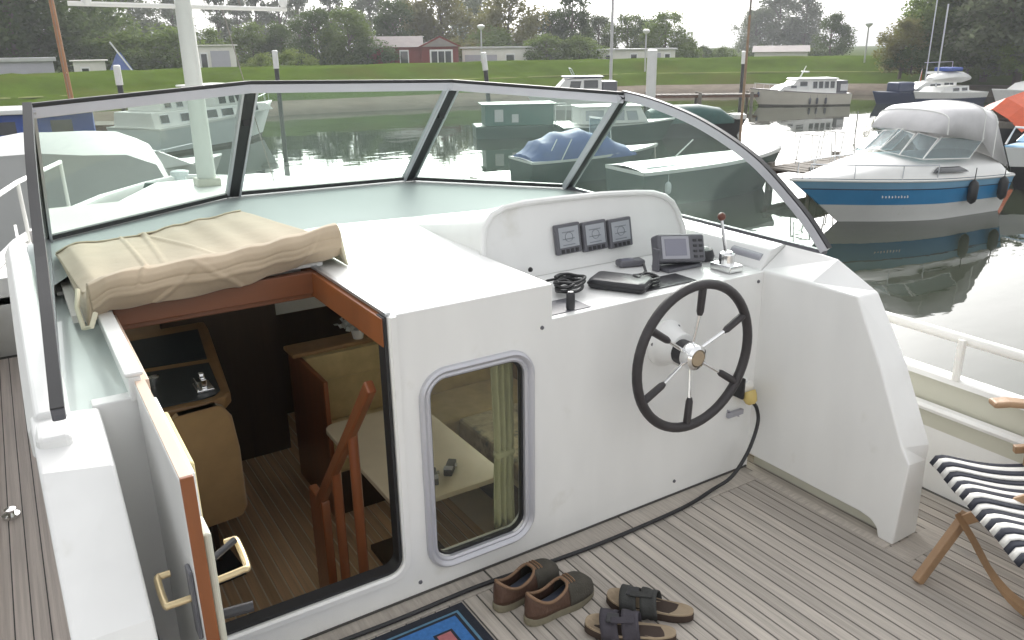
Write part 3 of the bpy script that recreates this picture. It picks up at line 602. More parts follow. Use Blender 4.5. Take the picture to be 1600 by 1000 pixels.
MB().tube(cb, .0085, 8).build('lead', 'black', pg, smooth=True)

# ---- canvas cover over the sliding hatch
def canv(u, v):      # u across, v from the hanging front edge over the roll to the back
    x = -.425 + .885 * u; up = .022 + .056 * u
    prof = [(.592, 1.050), (.572, 1.075), (.556, 1.100), (.552, 1.125), (.562, 1.150), (.585, 1.166), (.612, 1.166), (.632, 1.148), (.652, 1.126), (.72, 1.118), (.90, 1.118), (1.10, 1.116), (1.30, 1.114), (1.46, 1.108)]
    t = v * (len(prof) - 1); i = min(int(t), len(prof) - 2); f_ = t - i; f_ = f_ if i > 7 else f_; y = prof[i][0] * (1 - f_) + prof[i + 1][0] * f_; z = prof[i][1] * (1 - f_) + prof[i + 1][1] * f_
    back = max(0, (v - .55) / .45)
    y += .085 * u + .12 * u * back; z += up * (1 - .35 * back)
    front = max(0, 1 - v / .55)
    z += .006 * math.sin(6 * u + 1) + .0035 * math.sin(31 * u - 9 * v + math.sin(9 * u)) + .004 * back * math.sin(11 * u + 7 * v) - .010 * back * math.exp(-((u - .35) / .2) ** 2)
    y += front * (.010 * math.sin(7 * u + 2) + .006 * math.sin(19 * u + 8 * v))
    z -= .012 * front * math.exp(-((u - .45) / .3) ** 2)
    z -= .020 * max(0, (.06 - u) / .06)
    cr = lambda a, w: max(0, 1 - abs(a) / w)      # sharp folds
    z += .012 * cr(u - .30 - .35 * (v - .6), .018) * back + .010 * cr(u - .62 + .5 * (v - .6), .015) * back + .008 * cr(u - .12 - .2 * v, .012) * (1 if v > .2 else 0)
    y -= front * (.010 * cr(u - .22 - .5 * v, .02) + .012 * cr(u - .55 + .45 * v, .022) + .008 * cr(u - .8 - .3 * v, .018))
    y -= .007 * cr(v - .16 - .02 * math.sin(5 * u), .03) - .006 * cr(v - .24, .02)
    if v > .5: x -= .13 * u * back + .045 * (1 - u) * back
    return Vector((x, y, z))
hc = thing('hatch_cover', 'folded beige canvas cover on the sliding hatch above the companionway', 'canvas', (0, .9, 1.07), world=True)
MB().grid(140, 78, canv).build('canvas', 'canvas', hc, smooth=True, solid=.008, recalc=False, auto=80)
for s_, xx in ((0, -.43), (1, .46)):
    rg = [canv(s_, v / 20) for v in range(21)]
    MB().add(rg + [Vector((xx + (.02 if s_ else -.015), p.y, 1.094 if s_ else 1.05)) for p in rg], [(i, i + 1, 22 + i, 21 + i) for i in range(20)]).build('canvas_end', 'canvasl' if s_ else 'canvas', hc, solid=.006, smooth=True)
MB().add([canv(u / 20, 1.0) + Vector((0, -.04, .012)) for u in range(21)] + [canv(u / 20, 1.0) + Vector((.02, .12, -.02 - .05 * u / 20)) for u in range(21)], [(i, i + 1, 22 + i, 21 + i) for i in range(20)]).build('cover_hem', 'canvasl', hc, solid=.006, smooth=True)
MB().box(-.44, .40, .70, 1.25, 1.092, 1.11).build('hatch_lid', 'gel', hc, bevel=.006)
MB().tube([(-.45, .70, 1.14), (-.465, .62, 1.10), (-.46, .55, 1.05), (-.44, .50, 1.065), (-.42, .53, 1.10)], .008, 8).build('tie', 'canvasl', hc, smooth=True)

# ---- saloon seen through the companionway and window
MB().box(-.50, 2.1, .12, 3.2, -.72, -.656).build('saloon_floor', 'holly', Yt)
sf = Yt.children[-1]
fp = MB().box(-.0235, .0235, -.5, .5, -.004, 0).build('floor_plank', 'floorwood', sf, bevel=.0008, seg=1); fp.location = (-.47, 1.65, -.65); fp.scale = (1, 3.0, 1)
for i in range(1, 32): linked('floor_plank', fp, sf, (-.47 + i * .056, 1.65 + .0, -.65), (1, 3.0, 1))
LOUT = [(.06, -.72), (3.2, -.72), (3.2, .89), (.06, .89)]
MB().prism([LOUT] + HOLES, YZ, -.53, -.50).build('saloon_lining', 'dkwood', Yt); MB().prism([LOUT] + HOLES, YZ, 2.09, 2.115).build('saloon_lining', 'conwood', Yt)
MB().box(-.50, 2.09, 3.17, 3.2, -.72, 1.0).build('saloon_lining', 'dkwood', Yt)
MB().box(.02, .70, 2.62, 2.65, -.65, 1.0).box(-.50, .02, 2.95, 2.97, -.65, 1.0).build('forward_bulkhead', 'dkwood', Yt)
MB().prism([[(.37, .06), (.96, .06), (.96, .52), (1.14, .66), (2.08, .66), (2.08, 1.05), (1.5, 1.28), (.7, 1.40), (-.48, 1.25), (-.48, .74), (.37, .74)]], XY, 1.015, 1.040).build('deckhead', 'wallw', Yt)
MB().box(-.50, 2.09, 1.2, 3.2, 1.0, 1.012).build('deckhead', 'wallw', Yt)
MB().box(-.50, .40, .052, .075, -.72, .12).box(.40, 2.09, .0525, .075, -.72, .10).build('aft_lining', 'wallw', Yt)
# steps and stair rail
for i, z in enumerate((-.08, -.28, -.47)): MB().box(-.36, .30, .09 + i * .2, .32 + i * .2, z - .03, z).build('companion_step', 'floorwood', Yt, bevel=.004)
rl = MB().bar((.34, .88, -.05), (.34, .14, .80), .035, .05).build('stair_rail', 'rail', Yt, bevel=.008)
MB().box(.325, .365, .80, .98, -.64, .0).build('rail_post', 'rail', rl, bevel=.008)
for y, z0, z1 in ((.62, -.45, .26), (.38, -.30, .54)): MB().tube([(.345, y, z0), (.345, y, z1)], .021, 10).build('rail_post', 'rail', rl, smooth=True)
MB().box(.32, .50, .55, .60, -.62, -.50).build('rail_foot', 'rail', rl, bevel=.004)
# helm console below, port side
con = [(-.49, 1.42), (.02, 1.40), (.10, 1.42), (.14, 1.48), (.26, 2.50), (.28, 2.92), (-.49, 2.92)]
cs = thing('inside_console', 'dark topped inside helm console with wooden rim, left in the saloon', 'console', (-.1, 2, -.65), world=True)
MB().prism([con], XY, .27, .335).build('console_rim', 'conwood', cs, bevel=.012)
ins = [(-.47, 1.46), (.01, 1.44), (.065, 1.455), (.10, 1.50), (.135, 1.90), (-.47, 1.98)]; MB().prism([ins], XY, .3352, .342).build('console_top', 'console', cs, bevel=.003)
MB().prism([[(-.47, 2.05), (.14, 1.97), (.20, 2.48), (-.47, 2.48)]], XY, .3352, .342).build('console_panel', 'console', cs)
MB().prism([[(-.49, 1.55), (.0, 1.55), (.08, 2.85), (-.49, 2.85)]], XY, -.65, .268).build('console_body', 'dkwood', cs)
mm = Matrix.Translation((.035, 1.56, .342)); MB().box(-.04, .04, -.06, .06, 0, .015, mm).box(-.012, .012, -.04, -.01, .015, .06, mm).box(-.012, .012, .0, .03, .015, .075, mm).box(-.035, -.028, -.05, .04, .0, .05, mm).build('engine_control', 'chrome', cs, bevel=.003)
MB().lathe([(.012, 0), (.012, .03), (.028, .035), (.028, .05), (.001, .055)], Matrix.Translation((-.16, 1.72, .342)), 14).lathe([(.012, 0), (.012, .03), (.022, .035), (.022, .05), (.001, .055)], Matrix.Translation((-.23, 1.70, .342)), 14).build('console_knob', 'chrome', cs, smooth=True)
# brown helm chair
hc2 = thing('helm_chair', 'brown padded helm chair with its back towards the companionway', 'chair', (-.02, 1.42, -.65), rad(6))
MB().loft([[Vector((u, v, z)) for u, v in rrect(-.20 + i_, .13 - i_, -.13 + i_ * .4, -.05 - i_ * .4, .03, 4)] for z, i_ in ((.40, .02), (.44, 0), (.75, 0), (.92, .015), (.98, .05), (.995, .08))]).build('backrest', 'upholb', hc2, smooth=True)
MB().box(-.20, .13, -.06, .28, .40, .50).build('seat', 'upholb', hc2, bevel=.03, seg=3)
MB().tube([(-.03, .1, 0), (-.03, .1, .42)], .03, 10).box(-.16, .10, -.03, .23, 0, .03).build('pedestal', 'blackp', hc2, bevel=.004)
# settee
se = thing('settee', 'olive upholstered settee behind the saloon table with wooden end panel', 'settee', (1.2, 1.9, -.65), world=True)
MB().box(.645, .672, 1.62, 2.25, -.65, .20).build('end_panel', 'rail', se, bevel=.006)
MB().box(.673, 2.07, 2.02, 2.14, -.25, .215).build('backrest', 'uphol', se, bevel=.03, seg=3)
MB().box(.673, 2.07, 2.0, 2.019, .04, .205).build('back_cushion', 'uphol', se, bevel=.012, seg=3)
MB().box(.673, 2.07, 1.60, 2.03, -.36, -.22).build('seat_cushion', 'uphol', se, bevel=.03, seg=3)
MB().box(.675, 2.07, 1.66, 2.02, -.65, -.361).build('seat_base', 'dkwood', se)
MB().box(.60, 2.07, 1.99, 2.17, .222, .248).build('shelf', 'conwood', se, bevel=.008)
MB().box(1.42, 2.07, .16, 1.58, -.36, -.20).build('side_cushion', 'patt', se, bevel=.03, seg=3)
MB().box(1.90, 2.07, .16, 1.58, -.199, .34).build('side_backrest', 'patt', se, bevel=.03, seg=3)
MB().box(1.50, 2.07, .17, 1.58, -.65, -.361).build('side_base', 'dkwood', se)
tb = thing('saloon_table', 'pale wooden saloon table with rounded corners behind the bulkhead window', 'table', (.86, 1.02, -.65), world=True)
MB().prism([rrect(.585, 1.135, .56, 1.52, .07, 5)], XY, -.022, .004).build('table_top', 'tablew', tb, bevel=.006)
MB().tube([(.86, 1.05, -.645), (.86, 1.05, -.023)], .045, 14).box(.70, 1.02, .85, 1.25, -.649, -.62).build('pedestal', 'dkwood', tb)
for lab, x, y, a in (('small black and silver camera on the saloon table near the rounded corner', .93, .73, 50), ('small black camera half hidden by the left edge of the window frame', .825, .70, 70)):
    d = thing('compact_camera', lab, 'camera', (x, y, .004), rad(a), 'cameras on the saloon table')
    MB().box(-.055, .055, -.02, .02, 0, .035).build('body', 'blackp', d, bevel=.004); MB().box(-.056, -.02, -.021, .021, .0352, .037).build('top_plate', 'greyl', d)
    MB().lathe([(.014, 0), (.013, .012), (.001, .013)], Matrix.Translation((.02, -.02, .018)) @ RX, 12).build('lens', 'chrome', d, smooth=True)
pt = thing('potted_plant', 'small pale flowering plant on the settee shelf', 'plant', (1.02, 2.05, .248))
MB().lathe([(.03, 0), (.042, .06), (.038, .06), (.03, .05)], Matrix.Identity(4), 14).build('pot', 'trimw', pt, smooth=True)
q = MB(); rr0 = random.Random(4)
for i in range(90):
    c = Vector((rr0.gauss(0, .05), rr0.gauss(0, .035), .08 + abs(rr0.gauss(0, .03)))); e = Euler((rr0.uniform(0, 6), rr0.uniform(0, 6), 0)).to_matrix(); s_ = .014
    q.add([c + e @ Vector(v) * s_ for v in ((-1, -1, 0), (1, -1, 0), (1, 1, .4), (-1, 1, .2))], [(0, 1, 2, 3)])
q.build('blossom', 'bgrey', pt, recalc=False)
cu = thing('window_curtain', 'olive curtain tied back at the right of the bulkhead window', 'curtain', (.83, .11, .05), world=True)
def curt(u, v):
    z = .08 + .80 * v; w = .042 + .012 * abs(v - .42); return Vector((.845 - w + 2 * w * u, .10 + .012 * math.sin(u * 22) + .004 * math.sin(v * 9), z))
MB().grid(36, 16, curt).build('cloth', 'curtain', cu, smooth=True, solid=.003, recalc=False, auto=80)
MB().box(.800, .890, .083, .117, .395, .425).build('tie_band', 'curtain', cu, bevel=.01)

# ================================================================= loose things in the cockpit
def smoothstep(a, b_, x): t = max(0, min(1, (x - a) / (b_ - a))); return t * t * (3 - 2 * t)
def sole_outline(L, wf, wh, n=40, side=1):
    out = []
    for i in range(n):
        a = 2 * PI * i / n; x = math.cos(a); y = math.sin(a); t = (x + 1) / 2
        w = wh + (wf - wh) * smoothstep(.35, .75, t); w *= 1 - .10 * math.exp(-((t - .42) / .14) ** 2)
        ax = abs(x) ** .8 * (1 if x > 0 else -1); ay = abs(y) ** .75 * (1 if y > 0 else -1)
        out.append((L / 2 * ax, ay * w + side * .012 * smoothstep(.5, 1, t) * math.sin(PI * t)))
    return out
def shoe(label, loc, rz, side):
    r = thing('shoe', label, 'shoe', loc, rz, 'leather shoes on the cockpit deck'); r.scale = (1.04, 1.12, 1.22); L = .29
    so_ = sole_outline(L, .052, .039, 44, side)
    MB().loft([[Vector((x * k, y * k, z)) for x, y in so_] for z, k in ((0, .96), (.006, 1.0), (.024, 1.0), (.028, .985))]).build('sole', 'sole', r, smooth=True, auto=50)
    def hw(t): return (.036 + .013 * smoothstep(.35, .75, t)) * (max(0.0, 1 - abs(2 * t - 1) ** 4.5)) ** .5
    def ht(t): return .075 - .012 * smoothstep(0, .35, t) - .012 * smoothstep(.55, .95, t) - .030 * max(0, (t - .8) / .2) ** 2
    def pt_(t, a):
        ca, sa = math.cos(a), math.sin(a); x = -L / 2 + .004 + (L - .008) * t
        return Vector((x, hw(t) * (abs(ca) ** .75) * (1 if ca > 0 else -1) + side * .012 * smoothstep(.5, 1, t) * math.sin(PI * t), .026 + ht(t) * (sa ** .8 if sa > 0 else 0)))
    na, ntt = 22, 34; ts = [.5 - .5 * math.cos(PI * (.02 + .96 * i / ntt)) for i in range(ntt + 1)]
    V = [[pt_(t, PI * j / na) for j in range(na + 1)] for t in ts]
    def opening(t, a): return ((t - .30) / .27) ** 2 + ((a - PI / 2) / 1.02) ** 2 < 1
    back, front = MB(), MB()
    for i in range(ntt):
        for j in range(na):
            t = (ts[i] + ts[i + 1]) / 2; a = PI * (j + .5) / na
            if opening(t, a): continue
            (front if t > .56 else back).add([V[i][j], V[i + 1][j], V[i + 1][j + 1], V[i][j + 1]], [(0, 1, 2, 3)])
    back.add(V[0], [tuple(range(na + 1))]); front.add(V[-1], [tuple(range(na + 1))])
    back.build('heel_quarter', 'leather', r, smooth=True, solid=.003, auto=70); front.build('vamp', 'suede', r, smooth=True, solid=.004, auto=70)
    col_ = []
    for k_ in range(40):
        a = 2 * PI * k_ / 40; col_.append(pt_(.30 + .275 * math.cos(a), PI / 2 + 1.06 * math.sin(a)) + Vector((0, 0, .001)))
    MB().tube(col_, .005, 8, closed=True).build('collar', 'collar', r, smooth=True)
    MB().loft([[Vector((x * .86 - .006, y * .80, z)) for x, y in so_] for z in (.029, .033)]).build('insole', 'lining', r)
    q = MB()
    for k_ in range(3):
        t = .585 + .045 * k_; q.tube([pt_(t, a) + Vector((0, 0, .004)) for a in (1.15, 1.4, 1.75, 2.0)], .0028, 6)
    q.build('laces', 'collar', r, smooth=True)
shoe('worn brown leather shoe nearer the camera, blue lining showing', (.80, -.335, 0), rad(4), 1)
shoe('worn brown leather shoe further back, half behind its pair', (.745, -.205, 0), rad(9), -1)
def sandal(label, loc, rz, side, smat):
    r = thing('sandal', label, 'sandal', loc, rz, 'strap sandals on the cockpit deck'); r.scale = (1.08, 1.1, 1.1); L = .285; so_ = sole_outline(L, .050, .037, 44, side)
    def bend(x): return .010 * smoothstep(.05, .14, x) + .006 * smoothstep(-.05, -.14, x)
    MB().loft([[Vector((x * k, y * k, z + bend(x))) for x, y in so_] for z, k in ((0, .97), (.004, 1), (.022, 1.0), (.026, .985))]).build('sole', 'soled', r, smooth=True, auto=50)
    q = MB(); rings = []
    for k, dz in ((.99, 0), (.99, .006), (.93, .007), (.86, .002), (.45, .001), (.02, .001)): rings.append([Vector((x * k, y * k, .0262 + bend(x * k) + dz)) for x, y in so_])
    q.loft(rings); q.build('footbed', 'footbed', r, smooth=True, auto=60)
    def strap_(x0, x1, h, nm):
        def f(u, v):
            x = x0 + (x1 - x0) * v; a = PI * u; w = .052 if x > 0 else .045
            return Vector((x + .012 * math.sin(a), w * math.cos(a) + side * .006, .012 + bend(x) + h * math.sin(a) ** .7 + .002 * math.sin(12 * v)))
        return MB().grid(18, 5, f).build(nm, smat, r, smooth=True, solid=.004, recalc=False, auto=80)
    s1 = strap_(.030, .085, .058, 'front_strap'); s2 = strap_(-.035, .018, .068, 'instep_strap')
    MB().box(.035, .075, -.012, .030, .066, .074).build('buckle', 'blackp', s1, bevel=.003)
    MB().bar((-.01, .02, .080), (.06, .025, .074), .026, .006).build('tab', smat, s2, bevel=.002)
sandal('dark strapped sandal with tan footbed, the one further from the camera', (1.055, -.525, 0), rad(128), 1, 'strap')
sandal('dark strapped sandal with violet grey straps, at the bottom edge of the photo', (.915, -.585, 0), rad(137), -1, 'strapp')
# door mat
mt = thing('door_mat', 'blue door mat with dark border and lettering in front of the companionway', 'mat', (.12, -.36, 0), 0)
MB().box(-.40, .40, -.25, .235, .0015, .009).build('border', 'matdark', mt, bevel=.003)
MB().box(-.365, .365, -.225, .20, .0092, .0115).build('outer_line', 'matlite', mt)
MB().box(-.355, .355, -.215, .19, .0117, .0125).build('inner_border', 'matdark', mt); MB().box(-.342, .342, -.205, .177, .0127, .0140).build('field', 'matblue', mt)
for i, x in enumerate((.265, .165, .065, -.04)):
    h_ = .125 - .006 * (i % 2)
    lt = MB().box(x - .036, x + .036, -.10, h_, .0142, .0150).build('letter', 'matdark', mt)
    MB().box(x - .026, x + .026, -.09, h_ - .010, .0152, .0158).build('letter_face', 'matred', lt)
# ---- deck chair at the right edge
ch = thing('deck_chair', 'wooden folding deck chair with navy and white striped seat beside the bulwark', 'chair', (2.16, -1.12, 0), world=True)
A_, B_ = Vector((2.215, -.805, .42)), Vector((1.835, -1.325, .42)); U = (B_ - A_).normalized(); V_ = Vector((-U.y, U.x, 0)); V_ = V_ if V_.x > 0 else -V_
NS = 21; wS = (B_ - A_).length / NS
for i in range(NS):
    def f(u, v, i=i):
        s_ = .57 * v - .022 + .012 * math.exp(-v * 30) ; drop = -.055 * math.exp(-v * 26) + (-.055 * math.sin(PI * min(v, 1)) ) + .25 * max(0, v - .86)
        return A_ + U * wS * (i + u) + V_ * s_ + Vector((0, 0, drop + .004 * math.sin(i * .9)))
    o = MB().grid(3, 22, f).build('fabric_stripe', 'navyst' if i % 2 == 0 else 'whitest', ch, smooth=True, solid=.003, recalc=False, auto=80)
for i in range(NS):      # the back sling
    def f(u, v, i=i): return A_ + U * wS * (i + u) + V_ * (.55 + .22 * v + .03 * math.sin(PI * v)) + Vector((0, 0, .035 + .45 * v))
    MB().grid(2, 8, f).build('back_stripe', 'navyst' if i % 2 == 0 else 'whitest', ch, smooth=True, solid=.003, recalc=False, auto=80)
def C_(u, v, z): return Vector((A_.x, A_.y, 0)) + U * u + V_ * v + Vector((0, 0, z))
MB().tube([C_(.0, .030, .362), C_(.63, .030, .362)], .010, 10).build('front_rail', 'chairw', ch, smooth=True)
MB().tube([C_(-.02, .55, .44), C_(.66, .55, .44)], .014, 10).build('rear_rail', 'chairw', ch, smooth=True)
ft1 = Vector((1.985, -.945, .0)); tp1 = Vector((2.20, -.972, .235))
MB().bar(ft1 + Vector((.0, 0, .004)), tp1, .028, .045).build('leg', 'chairw', ch, bevel=.004)
cur = [Vector((2.155, -.975, .225)), Vector((2.145, -1.04, .17)), Vector((2.135, -1.12, .09)), Vector((2.13, -1.21, .035)), Vector((2.125, -1.32, .018)), Vector((2.12, -1.5, .018))]
MB().loft([[p + Vector((dx, dy, dz)) for dx, dy, dz in ((-.02, -.018, -.018), (.02, -.018, -.018), (.02, .018, .02), (-.02, .018, .02))] for p in resample(cur, 4)]).build('leg', 'chairw', ch, bevel=.004)
MB().bar(tp1 + Vector((-.02, 0, -.02)), C_(.30, .20, .40), .028, .04).build('leg', 'chairw', ch, bevel=.004)
MB().bar(C_(.10, .50, .0), C_(.16, .56, .60), .028, .04).build('leg', 'chairw', ch, bevel=.004); MB().bar(C_(.58, .50, .0), C_(.58, .56, .60), .028, .04).build('leg', 'chairw', ch, bevel=.004)
MB().loft([[p + Vector((0, 0, dz)) + V_ * 0 + U * du for du, dz in ((-.03, -.012), (.03, -.012), (.03, .012), (-.03, .012))] for p in (C_(-.03, .19, .605), C_(-.02, .24, .615), C_(0, .50, .60), C_(.02, .66, .60))]).build('armrest', 'chairw', ch, bevel=.009)
MB().bar(C_(.02, .34, .36), C_(.0, .34, .60), .026, .03).bar(C_(-.02, .30, .42), C_(.0, .60, .455), .026, .03).build('arm_post', 'chairw', ch, bevel=.004)

# ================================================================= other boats
def hullfn(L, B, fs, fb, over=.45, pinch=.8, full=2.3):
    def pt(t, s, side):
        b_ = B / 2 * (1 - max(0, (t - .42) / .58) ** full); bw = b_ * (pinch - .25 * max(0, (t - .5) / .5)); sh = fs + (fb - fs) * t ** 1.7
        y = bw + (b_ - bw) * max(s, 0) ** .8; x = -L / 2 + (L - over) * t + over * max(s, -.2) * t ** 3
        return Vector((x, side * max(y, .015), sh * s))
    return pt
def band(pt, s0, s1, name, mat, root, ns=3, nt=20, out=0):
    q = MB()
    for side in (-1, 1):
        q.grid(nt, ns, lambda u, v: pt(u, s0 + (s1 - s0) * v, side) + Vector((0, side * out, 0)))
    a = [pt(0, s0 + (s1 - s0) * v / ns, -1) for v in range(ns + 1)]; c = [pt(0, s0 + (s1 - s0) * v / ns, 1) for v in range(ns + 1)]
    for i in range(ns): q.add([a[i], c[i], c[i + 1], a[i + 1]], [(0, 1, 2, 3)])
    return q.build(name, mat, root, smooth=True, auto=35)
def deckcap(pt, s, name, mat, root, nt=20, crown=.05):
    q = MB(); q.grid(nt, 6, lambda u, v: pt(u, s, -1).lerp(pt(u, s, 1), v) + Vector((0, 0, crown * math.sin(PI * v)))); return q.build(name, mat, root, smooth=True)
def cabin(root, prof, hw, mat='bwhite', top=.9, name='cabin', bevel=.03, nose=0):
    zs = [p[1] for p in prof]; z0, z1 = min(zs), max(zs)
    def w_(z): return hw * (1 - (1 - top) * (z - z0) / (z1 - z0 + 1e-6))
    return MB().loft([[Vector((x, -w_(z), z)) for x, z in prof], [Vector((x, w_(z), z)) for x, z in prof]]).build(name, mat, root, bevel=bevel)
def side_windows(par, rects, hw, z0, z1, top=.9, frame=True, gmat='winglass', fmat='alu'):
    def w_(z): return hw * (1 - (1 - top) * (z - z0) / (z1 - z0 + 1e-6))
    for side in (-1, 1):
        for x0, x1, a, b_, *sl_ in rects:
            s_ = sl_[0] if sl_ else 0
            P = [(x0, a), (x1, a), (x1 + s_, b_), (x0 + s_, b_)]
            o = MB().loft([[Vector((x, side * (w_(z) + .004 + k), z)) for x, z in P] for k in (0, .012)]).build('window', gmat, par)
            if frame:
                e = [Vector((x, side * (w_(z) + .016), z)) for x, z in P]; MB().tube(e, .018, 6, closed=True).build('window_frame', fmat, o)
def rail(root, pts, h, r=.014, mat='alu', name='guard_rail'):
    o = MB().tube([Vector(p) + Vector((0, 0, h)) for p in pts], r, 6).build(name, mat, root, smooth=True)
    for p in pts: MB().tube([Vector(p), Vector(p) + Vector((0, 0, h))], r * .8, 6).build('stanchion', mat, o, smooth=True)
def boat(name, label, loc, ang, sc=1.0, cat='boat', grp='boats moored in the harbour'):
    o = thing(name, label, cat, (loc[0], loc[1], WZ), rad(ang), grp); o.scale = (sc,) * 3; return o
def fender(root, p, h=.5, r=.09, mat='bblack'):
    o = MB().lathe([(.02, 0), (r * .8, .05), (r, .12), (r, h - .12), (r * .8, h - .05), (.02, h)], Matrix.Translation(p), 10).build('fender', mat, root, smooth=True)
    MB().tube([Vector(p) + Vector((0, 0, h)), Vector(p) + Vector((0, 0, h + .25))], .01, 5).build('line', mat, o)

# --- blue and white cabin cruiser on the right
r = boat('cabin_cruiser', 'blue and white cabin cruiser with clear canopy moored on the right', (15.2, 7.95), 174)
pt = hullfn(5.35, 2.2, .82, 1.0, over=1.45, pinch=.80)
band(pt, -.25, .42, 'bottom', 'bwhite', r); band(pt, .42, .80, 'blue_band', 'bblue', r, out=.006); band(pt, .80, .98, 'light_blue_band', 'blblue', r, out=.01); band(pt, .775, .80, 'pinstripe', 'bnavy', r, out=.012)
MB().tube([pt(i / 20, .99, -1) for i in range(21)] + [pt(1 - i / 20, .99, 1) for i in range(21)], .03, 6).build('rub_rail', 'bwhite', r, smooth=True)
q = MB()
def deckm(u, v):      # moulded deck rising to the cabin top
    p = pt(u, 1.0, -1).lerp(pt(u, 1.0, 1), v); k = max(0, math.sin(PI * v)) ** .45; p.z += .42 * k * smoothstep(.99, .62, u) * smoothstep(0, .08, u) + .03; return p
q.grid(26, 18, deckm); dkm = q.build('deck_moulding', 'bwhite', r, smooth=True, recalc=False, auto=60)
for v0, v1 in ((.985, .935), (.015, .065)):
    wn = []
    for u0, vv in ((.37, v0), (.58, v0), (.53, v1), (.40, v1)): wn.append((u0, v0 + (vv - v0)))
    def wpt(a, c): u_ = (.37 + .21 * a) * (1 - c) + (.41 + .13 * a) * c; p = deckm(u_, v0 + (v1 - v0) * c); return p + Vector((0, .022 if v0 > .5 else -.022, .012))
    MB().grid(8, 4, wpt).build('cabin_window', 'winglass', dkm, recalc=False, solid=.008)
fr_ = [(.25, 0), (.20, .45), (.0, .85), (-1.3, .95)]
for i in range(3):
    for side in (-1, 1):
        a, c = fr_[i], fr_[i + 1]; a0, c0 = Vector((a[0], side * a[1], 1.42 - .12 * i * .5)), Vector((c[0], side * c[1], 1.42 - .06 * (i + 1)))
        a1, c1 = a0 + Vector((-.55, -side * .06, .40)), c0 + Vector((-.45, -side * .06, .38))
        nn = (c0 - a0).cross(a1 - a0).normalized() * .004; pn = MB().loft([[v - nn for v in (a0, c0, c1, a1)], [v + nn for v in (a0, c0, c1, a1)]]).build('screen_pane', 'glassf', r)
        MB().tube([a0, c0, c1, a1], .016, 6, closed=True).build('screen_frame', 'bwhite', pn)
cnp = []
for x, w, z0, z1, rz_ in ((-.33, .78, 1.79, 1.80, .0), (-.62, .86, 1.74, 2.20, .1), (-.80, .88, 1.70, 2.30, .12), (-1.7, .90, 1.55, 2.33, .12), (-2.1, .92, 1.2, 2.24, .12), (-2.65, .95, .95, 1.05, .05)):
    n_ = 14; cnp.append([Vector((x, -w * math.cos(PI * k / n_) * (1 if abs(math.cos(PI * k / n_)) < .99 else 1), z0 + (z1 - z0) * max(0, math.sin(PI * k / n_)) ** .24)) for k in range(n_ + 1)])
MB().loft(cnp, cap=False, closed=False).build('canopy', 'cleartarp', r, smooth=True, solid=.006, recalc=False, auto=70)
for i in (1, 3, 4): MB().tube([p * 1.003 for p in cnp[i]], .014, 6).build('canopy_hoop', 'bwhite', r, smooth=True)
rail(r, [pt(t, 1.02, -1) * .98 for t in (.55, .7, .85, .96)] , .30); rail(r, [pt(t, 1.02, 1) * .98 for t in (.55, .7, .85, .96)], .30)
for t in (.34, .10): p = pt(t, .62, 1); fender(r, (p.x, p.y + .12, .32), .50, .10)
for t in (.34, .10): p = pt(t, .62, -1); fender(r, (p.x, p.y - .12, .32), .50, .10)
q = MB()
for i in range(9): c = pt(.78 - i * .012, .62, 1); q.box(c.x - .02, c.x + .014, c.y + .012, c.y + .016, c.z - .025, c.z + .03 - .015 * (i % 2))
q.build('name_lettering', 'bwhite', r)
# --- white motor cruiser by the far bank
r = boat('motor_cruiser', 'white motor cruiser with row of side windows moored against the far grass bank', (39.5, 29.9), 153, .63)
pt = hullfn(9.2, 2.9, 1.05, 1.6, over=1.0, pinch=.88)
band(pt, -.2, .1, 'boot_top', 'antifoul', r, 1); band(pt, .1, 1.0, 'hull', 'bcream', r); deckcap(pt, 1.0, 'deck', 'bwhite', r)
band(pt, .96, 1.03, 'rub_rail', 'roofg', r, 1, out=.02)
c = cabin(r, [(-3.2, 1.05), (2.3, 1.35), (1.8, 1.75), (.9, 1.95), (.5, 2.35), (-3.2, 2.35)], 1.15); side_windows(c, [(-3.0 + i * .55, -2.58 + i * .55, 1.55, 2.15) for i in range(4)] + [(-.4, .3, 1.75, 2.15), (.6, 1.15, 1.62, 1.82)], 1.15, 1.05, 2.35)
cabin(r, [(-3.35, 2.352), (.7, 2.352), (.5, 2.45), (-3.3, 2.45)], 1.2, name='roof')
MB().box(-4.3, -3.25, -1.05, 1.05, 1.0, 2.2).build('aft_canopy', 'greyp', r, bevel=.08); MB().box(-4.32, -3.6, -1.06, 1.06, 1.3, 1.9).build('canopy_window', 'cleartarp', r, bevel=.02)
o = MB().tube([(-.1, 0, 2.44), (-.6, 0, 3.5)], [.07, .04], 8).build('mast', 'bwhite', r); MB().box(-.75, -.35, -.5, .5, 2.95, 3.05).build('radar', 'bwhite', o, bevel=.03)
rail(r, [pt(t, 1.02, 1) * .97 for t in (.5, .62, .74, .86, .97)], .5); rail(r, [pt(t, 1.02, -1) * .97 for t in (.5, .62, .74, .86, .97)], .5)
for t in (.30, .40, .48): p = pt(t, .4, 1); fender(r, (p.x, p.y + .1, .15), .6, .11, 'greyp')
for t in (.95,): p = pt(t, .8, 1); fender(r, (p.x, p.y + .08, .8), .5, .11, 'bnavy')
